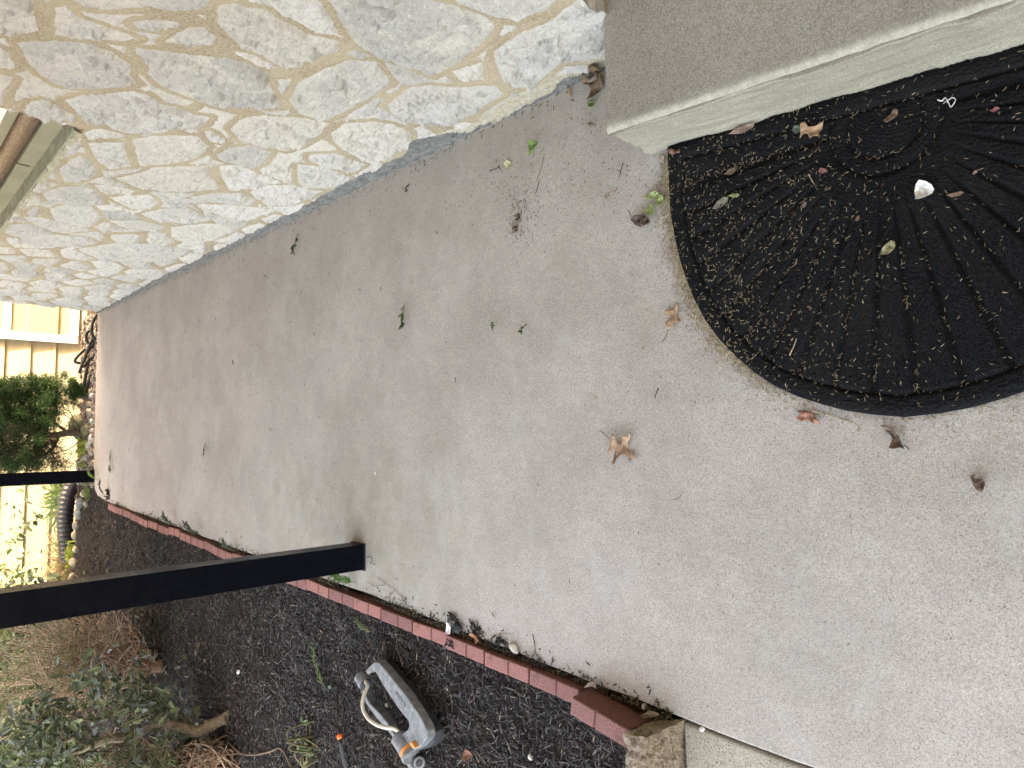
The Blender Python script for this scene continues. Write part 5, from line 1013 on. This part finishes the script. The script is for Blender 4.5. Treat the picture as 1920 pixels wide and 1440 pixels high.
main = [(432,1344),(415,1350),(395,1360),(372,1372),(352,1366),(330,1360),(300,1352),(280,1362),(262,1375),(240,1382),(205,1386),(172,1398)]
dyv = np.linspace(0, .35, len(main)); P = smoothline(poly2(main, HY, dyv), 60); P[0] = b0; mbk.tube(P, np.interp(np.linspace(0, 1, 60), [0, .08, .3, .7, 1], [.042, .030, .028, .022, .020]) * (1 + .1 * noise(np.linspace(0, 14, 60), 0 * np.linspace(0, 1, 60), 4)), 12, tan)
brs = [[(368,1368),(350,1350),(325,1335),(300,1326),(262,1325),(235,1327),(215,1318),(200,1308)], [(300,1326),(290,1318),(275,1310)], [(200,1308),(190,1290),(180,1272),(177,1268)], [(172,1398),(140,1385),(110,1360),(85,1330),(70,1310)], [(172,1398),(150,1410),(110,1412),(60,1402),(20,1385)], [(235,1327),(200,1345),(160,1350),(120,1335),(95,1320)], [(290,1362),(270,1335),(255,1300),(245,1280)], [(360,1370),(352,1400),(340,1430)], [(140,1385),(100,1400),(60,1425)], [(110,1360),(60,1350),(10,1340)], [(395,1362),(410,1385),(400,1410),(385,1432)], [(372,1345),(390,1350),(420,1370),(470,1372)]]
lp = []
for L in brs:
    P = smoothline(poly2(L, HY + .15, rng.uniform(-.2, .35, len(L)).cumsum() * .5), 26); r0 = rng.uniform(.008, .014); mbk.tube(P, np.linspace(r0, .0025, 26), 7, (.16, .13, .085)); lp += list(P[6:])
for _ in range(70):
    a = lp[rng.integers(0, len(lp))]; d = nrm(rng.normal(size=3) + [0, 0, .5]); P = np.array([a, a + d * .09, a + d * .2 + rng.normal(0, .03, 3)]); mbk.tube(P, [.003, .002, .0012], 5, (.17, .16, .08)); lp += list(P)
part(mbk.build('trunk', M_BARK, True), HOL); mbf = MB()
HC = [(.06, .08, .04), (.045, .062, .032), (.10, .125, .06), (.16, .19, .09), (.14, .16, .14), (.20, .215, .20)]
leaves_on(mbf, lp, 1250, .05, .052, HC, .62, t_holly()); part(mbf.build('leaves', M_LEAFG, True), HOL)
bush('ivy_seedling', 'small green ivy seedling in the mulch beside the tool handle', 'plant', (590, 1398), BG(590, 1398)[1], (583, 1385), 22, (12, 14), 'leaf', 34, .035, [(.14, .22, .08), (.18, .27, .11), (.10, .15, .06)], 22, .02, (.16, .14, .08), .008)
twig('long thin vine stem snaking over the mulch past the ivy seedling', [], ) if False else None
mbv = MB(); P = smoothline([BG(a, b, .012) for a, b in ((432,1390),(455,1410),(480,1414),(510,1408),(530,1402),(545,1425),(556,1450))], 40); mbv.tube(P, np.linspace(.006, .003, 40), 7, (.17, .12, .08)); o = mbv.build('vine_stem', M_BARK, True); recentre(o, P[0]); tag(o, 'bare brown vine stem curving over the mulch from the holly foot', 'vine')
# dry brown juniper
b0 = BG(303, 1248); JY = b0[1]
JUN = thing('juniper_shrub', 'dead brown twiggy juniper with green tips behind the holly', 'shrub', tuple(b0)); mbk = MB(); ends = []
P = smoothline([b0, *poly2([(285,1252),(262,1258),(235,1262),(200,1262),(160,1262)], JY, [0, .05, .1, .15, .2])], 30); P[0] = b0; mbk.tube(P, np.linspace(.04, .014, 30), 9, (.20, .125, .08)); core = P
for _ in range(430):
    a = core[rng.integers(3, 30)]; tgt = PY(rng.normal(125, 62), rng.normal(1235, 52), JY + rng.uniform(-.5, .9)); 
    if tgt[2] < .02: tgt[2] = .02 + rng.uniform(0, .1)
    d = tgt - a; l = np.linalg.norm(d); m1 = a + d * .35 + rng.normal(0, .05, 3); m2 = a + d * .7 + rng.normal(0, .05, 3); P = smoothline([a, m1, m2, tgt], 12); r0 = rng.uniform(.0025, .006)
    mbk.tube(P, np.linspace(r0, .0014, 12), 4, np.array((.40, .28, .20)) * rng.uniform(.6, 1.25), cap=False); ends.append(tgt); ends.append(m2)
    for _k in range(3):
        a2 = P[rng.integers(5, 12)]; d2 = nrm(nrm(d) + rng.normal(0, .7, 3)); mbk.tube(np.array([a2, a2 + d2 * .06, a2 + d2 * .12 + rng.normal(0, .015, 3)]), [.0018, .0014, .001], 3, np.array((.44, .32, .23)) * rng.uniform(.6, 1.25), cap=False)
part(mbk.build('trunk', M_BARK, True), JUN); mbf = MB(); ends = np.array(ends)
far = ends[(ends[:, 2] > np.quantile(ends[:, 2], .45))]; tuft_cloud(mbf, far, 5000, .07, .022, .0035, [(.16, .20, .08), (.10, .14, .05), (.22, .20, .10)]); near = ends[ends[:, 2] < np.quantile(ends[:, 2], .45)]; tuft_cloud(mbf, near, 500, .06, .022, .0035, [(.18, .17, .07), (.12, .13, .05)])
part(mbf.build('foliage', M_NEEDLE), JUN)
bush('ivy_shrub', 'dark glossy leafy shrub low beside the near post', 'shrub', (232, 1140), 6.7, (135, 1172), 90, (42, 22), 'leaf', 2300, .06, [(.035, .05, .02), (.06, .085, .03), (.08, .09, .07), (.10, .12, .05)], 60, .35)
bush('ivy_shrub', 'dark green leafy shrub behind the dead juniper', 'shrub', (210, 1215), 7.0, (75, 1205), 120, (42, 34), 'leaf', 3200, .06, [(.06, .09, .03), (.11, .15, .05), (.17, .21, .08), (.15, .17, .13)], 70, .35)
bush('cedar_shrub', 'soft yellow green cedar shrub at the upper edge behind the dead juniper', 'shrub', (200, 1290), 6.8, (15, 1275), 120, (34, 60), 'needle', 7500, .05, [(.24, .27, .14), (.17, .19, .10), (.32, .31, .19), (.25, .19, .13)], 80, .35)
bush('holly_bush', 'bushy dark holly in the corner beyond the leaning trunk', 'shrub', (250, 1440), 4.9, (60, 1445), 70, (55, 18), 'leaf', 1500, .055, [(.05, .08, .03), (.09, .13, .05), (.12, .16, .08), (.11, .13, .13)], 60, .35)
bush('cedar_shrub', 'low feathery green cedar below the leaning trunk', 'shrub', (345, 1465), 3.9, (290, 1446), 60, (45, 16), 'needle', 8000, .035, [(.14, .165, .08), (.19, .19, .11), (.10, .12, .06), (.24, .17, .11)], 50, .15, rad_=.05)
bush('twig_clump', 'reddish brown dead twig clump at the lowest corner of the bed', 'shrub', (410, 1450), 3.75, (385, 1428), 70, (25, 18), 'needle', 700, .03, [(.22, .15, .09)], 60, .12, (.24, .155, .11), .05)
bush('hedge_shrub', 'sunlit pale green hedge far behind the bed', 'hedge', (60, 1330), 8.6, (0, 1310), 260, (42, 95), 'leaf', 9000, .07, [(.11, .14, .06), (.15, .18, .09), (.08, .11, .05)], 80, .4, rad_=.14)
bush('hedge_shrub', 'sunlit green hedge corner next to the yellow siding', 'hedge', (100, 1150), 9.0, (5, 1195), 120, (38, 24), 'leaf', 3600, .07, [(.09, .12, .05), (.13, .16, .07), (.06, .09, .04)], 60, .25, rad_=.11)
# leaf litter under the shrubs
mbl = MB(); n = 1600; x = rng.uniform(-3.6, -1.2, n); y = rng.uniform(3.4, 7.2, n); pz = bed_h(x, y) + .012
k = (noise(x * 2, y * 2, 9) + (y - 5) * .25 > -.15) ; x, y, pz = x[k], y[k], pz[k]; n = len(x)
inst(mbl, t_leaf(.3, .2), np.stack([x, y, pz], -1), frames(rdir(n, .3), nrm(rng.normal(0, .5, (n, 3)) + [0, 0, 1])), np.stack([rng.uniform(.02, .05, n), rng.uniform(.012, .03, n), np.full(n, .03)], -1), np.asarray([(.16, .10, .07), (.06, .08, .03), (.22, .17, .12), (.10, .12, .06)])[rng.integers(0, 4, n)] * rng.uniform(.6, 1.2, (n, 1)))
tag(mbl.build('leaf_litter', M_DRY, True), 'brown and green fallen leaves under the shrubs', 'leaf litter', kind='stuff')
